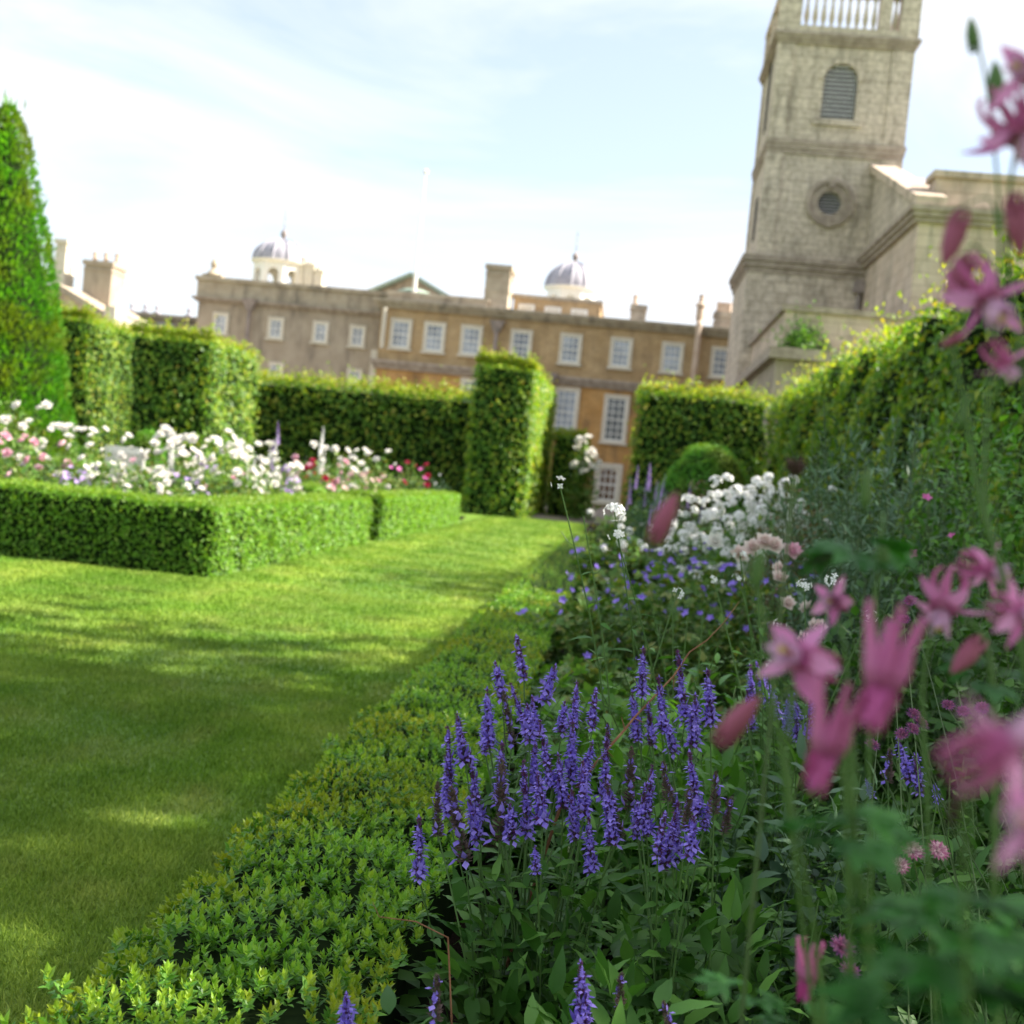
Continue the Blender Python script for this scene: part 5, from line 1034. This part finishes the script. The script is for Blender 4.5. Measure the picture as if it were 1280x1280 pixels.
# far border
for lb, px, D, h, r, fl, n, fs, lf, mt in (('pale lavender catmint spires in front of the far hedge', 806, 15, 1.35, .26, 'spire_lilac', 10, .28, 'small', 'blue_leaf'), ('second clump of lavender spires beside the far hedge', 838, 14, 1.2, .35, 'spire_lilac', 8, .24, 'small', 'blue_leaf'),
                                       ('pale flowering clump at the far end of the border by the lawn', 775, 18, .85, .5, 'phlox', 5, .12, 'oval', 'rose_leaf'), ('low pink white clump along the far lawn edge', 760, 13, .55, .45, 'rose_blush', 10, .07, 'palm', 'rose_leaf'), ('violet flowers beside the far edging hedge', 785, 11, .75, .5, 'geranium', 26, .06, 'palm', 'rose_leaf'),
                                       ('white flowers below the clipped dome', 850, 12, .95, .5, 'phlox', 6, .10, 'oval', 'rose_leaf'), ('yellowish leafy plant in front of the clipped dome', 872, 15, 1.45, .35, None, 0, 1, 'oval', 'dry_leaf'), ('green perennials between the dome and the spurge', 960, 13, 1.25, .8, 'lilac5', 12, .06, 'oval', 'big_leaf'), ('green perennials at the foot of the side hedge', 1020, 10.5, 1.35, .7, None, 0, 1, 'oval', 'dark_leaf'),
                                       ('leafy mass behind the white phlox', 930, 10.5, 1.15, .6, None, 0, 1, 'oval', 'big_leaf'), ('mixed green growth right of the white phlox', 1010, 9.0, 1.25, .5, 'phlox', 5, .07, 'oval', 'rose_leaf'), ('shady growth below the dome on the left', 815, 20, 1.0, .7, None, 0, 1, 'oval', 'dark_leaf'), ('shady growth below the dome on the right', 905, 17, 1.1, .8, None, 0, 1, 'oval', 'dark_leaf')):
    c = P(px, 640, D); plant('border_plant', lb, 'plant', (c[0], D), h, r, 40, lf, mt, 7, 2.2, fl, n, fs, group='flowering plants at the far end of the border', fill=500, top='spire' in str(fl), face=1)
c = P(729, 600, 38); plant('climbing_rose', 'white climbing rose beside the arched house window at the end of the path', 'rose bush', (c[0], 38), 2.6, .5, 30, 'oval', 'rose_leaf', 8, 4, 'rose_white', 26, .30, fill=500, face=1)
# ground cover below everything
m = MB(); n = 9000; y = .9+11*rng.random(n)**1.3; x = rng.uniform(-.32, 3.2, n)*np.clip(y/3.5, .45, 1); p = np.stack([x, y, .04+rng.random(n)*.22], -1); m.inst(LF['oval'][0], basis(nrm(rdir(n)+UP*.2), nrm(UP+rdir(n)*.5)), p, rng.uniform(.7, 1.5, n))
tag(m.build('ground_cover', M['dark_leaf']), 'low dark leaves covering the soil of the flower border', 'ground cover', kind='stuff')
# ------------------------------------------------------------------ rose bed
RG = 'rose bushes inside the low box hedge'
beds = [('white climbing roses standing tall at the left edge', 8, 12.6, 1.48, .55, 'rose_white', 26), ('pale pink rose bush at the left edge behind the low hedge', 22, 11.9, 1.05, .5, 'rose_pink', 16), ('white rose bush with clustered blooms left of the white bench', 104, 12.8, 1.24, .45, 'rose_white', 26), ('low blush rose bush in front of the white bench', 170, 12.2, .92, .5, 'rose_white', 10),
        ('white rose bush just right of the white bench', 206, 13.4, 1.24, .5, 'rose_white', 44), ('large white rose bush at the middle of the bed', 286, 13.4, 1.24, .62, 'rose_white', 70), ('white roses low near the corner of the box hedge', 206, 12.3, .84, .45, 'rose_white', 9), ('white rose bush around the foot of the lilac foxglove', 340, 16, 1.12, .5, 'rose_white', 22),
        ('crimson and pink roses behind the inner box row', 392, 18.8, 1.1, .6, ('rose_red', 'rose_pink', 'rose_blush'), 26), ('cream rose bush right of the white spires', 425, 19.8, 1.34, .6, 'rose_white', 24), ('pink rose bush with pale blooms by the far low hedge', 455, 21, 1.05, .5, ('rose_pink', 'rose_blush'), 24), ('cream roses tallest near the far hedge', 462, 22, 1.36, .6, 'rose_white', 18),
        ('crimson rose bush at the far end of the bed', 512, 25, 1.25, .45, ('rose_red', 'magenta'), 14), ('rose bush with few dark red blooms low at the far end', 488, 23.6, .95, .45, 'rose_red', 8), ('tangled rose bush with orange pink buds at the left', 60, 13.2, .95, .55, ('rose_pink', 'lilac5'), 14), ('leafy rose bush filling the bed behind the corner', 130, 14.5, .95, .7, ('rose_white', 'lilac5'), 10),
        ('green rose bush with lone white blooms near the corner', 333, 15.5, .86, .5, 'rose_white', 8), ('green leafy rose bush deep in the bed', 240, 16, 1.0, .8, 'rose_pink', 8), ('pink rose bush in the middle distance', 370, 19, 1.05, .8, 'rose_pink', 12), ('sparse rose bush behind the pale pink one', -20, 14.5, 1.3, .7, 'rose_blush', 12)]
for lb, px, D, h, r, fl, n in beds:
    c = P(px, 600, D); plant('rose_bush', lb, 'rose bush', (c[0], D), h*1.04, r, 34, 'oval', 'rose_leaf', 10, 1.7, fl, int(n*.95), .115 if D < 16 else .14, group=RG, fill=int(700*r/.5), smat='stem_dark', top=False, face=1, fz=(.95, 1.02))
SG = 'flower spires and bellflowers in the rose bed'
for nm, lb, px, D, h, r, fl, n, fs in (('foxglove_plant', 'lilac and cream foxglove spires standing above the white roses', 347, 16.2, 1.30, .12, ('spire_lilac', 'spire_white'), 4, .42), ('lupin_plant', 'pair of pointed white spires right of the lilac foxglove', 397, 18.4, 1.28, .14, 'spire_white', 4, .46), ('lupin_plant', 'short white spires beside the white bench', 213, 13.2, .88, .10, 'spire_white', 3, .40), ('foxglove_plant', 'thin pale spire above the large white rose bush', 313, 14.2, 1.15, .07, 'spire_white', 2, .38),
                                   ('bellflower_plant', 'pale violet bellflowers beside the lilac foxglove', 355, 16.1, 1.05, .25, 'phlox_lilac', 12, .14), ('bellflower_plant', 'lilac bellflowers low at the left of the bed', 62, 12.2, .80, .35, 'lilac5', 26, .075), ('bellflower_plant', 'lilac bellflowers in front of the clustered white roses', 95, 12.1, .86, .35, 'lilac5', 26, .075), ('bellflower_plant', 'mauve bellflowers between the white rose bushes', 238, 13.0, 1.08, .30, 'lilac5', 18, .08),
                                   ('silver_plant', 'pale silvery plant at the foot of the tall pier', 550, 26, 1.0, .5, 'phlox', 5, .06)):
    c = P(px, 600, D); plant(nm, lb, 'plant', (c[0], D), h, r, max(n, 14), 'oval' if nm != 'silver_plant' else 'small', 'rose_leaf' if nm != 'silver_plant' else 'blue_leaf', 6, 1.5, fl, n, fs, group=SG, fill=120 if nm != 'silver_plant' else 1200, top='spire' in str(fl))
# white bench among the roses
by = 16.0; a = P(132, 556, by); b = P(176, 560, by); bw_ = b[0]-a[0]; zt = a[2]
bn = thing('garden_bench', 'white painted garden bench half hidden by roses', 'bench', (a[0]+bw_/2, by, 0))
for nm, bxs in (('backrest', [(0, bw_, .0, .05, zt-.09, zt), (0, bw_, .0, .05, zt-.45, zt-.40)]+[(bw_*i/11, bw_*i/11+.06, .012, .035, zt-.40, zt-.09) for i in range(12)]), ('seat', [(0, bw_, -.45+.11*i, -.36+.11*i, .44, .465) for i in range(4)]),
               ('leg', [(0, .06, .055, .11, 0, zt-.02)]), ('leg', [(bw_-.06, bw_, .055, .11, 0, zt-.02)]), ('leg', [(0, .06, -.52, -.46, 0, .66)]), ('leg', [(bw_-.06, bw_, -.52, -.46, 0, .66)]), ('armrest', [(-.01, .07, -.54, -.003, .66, .70)]), ('armrest', [(bw_-.07, bw_+.01, -.54, -.003, .66, .70)])):
    m = MB()
    for x0, x1, y0, y1, z0, z1 in bxs: m.box(a[0]+x0, a[0]+x1, by+y0, by+y1, z0, z1)
    m.build(nm, M['white'], bn)
print('objects', len(bpy.data.objects), 'faces', sum(len(o.data.polygons) for o in bpy.data.objects if o.type == 'MESH'))
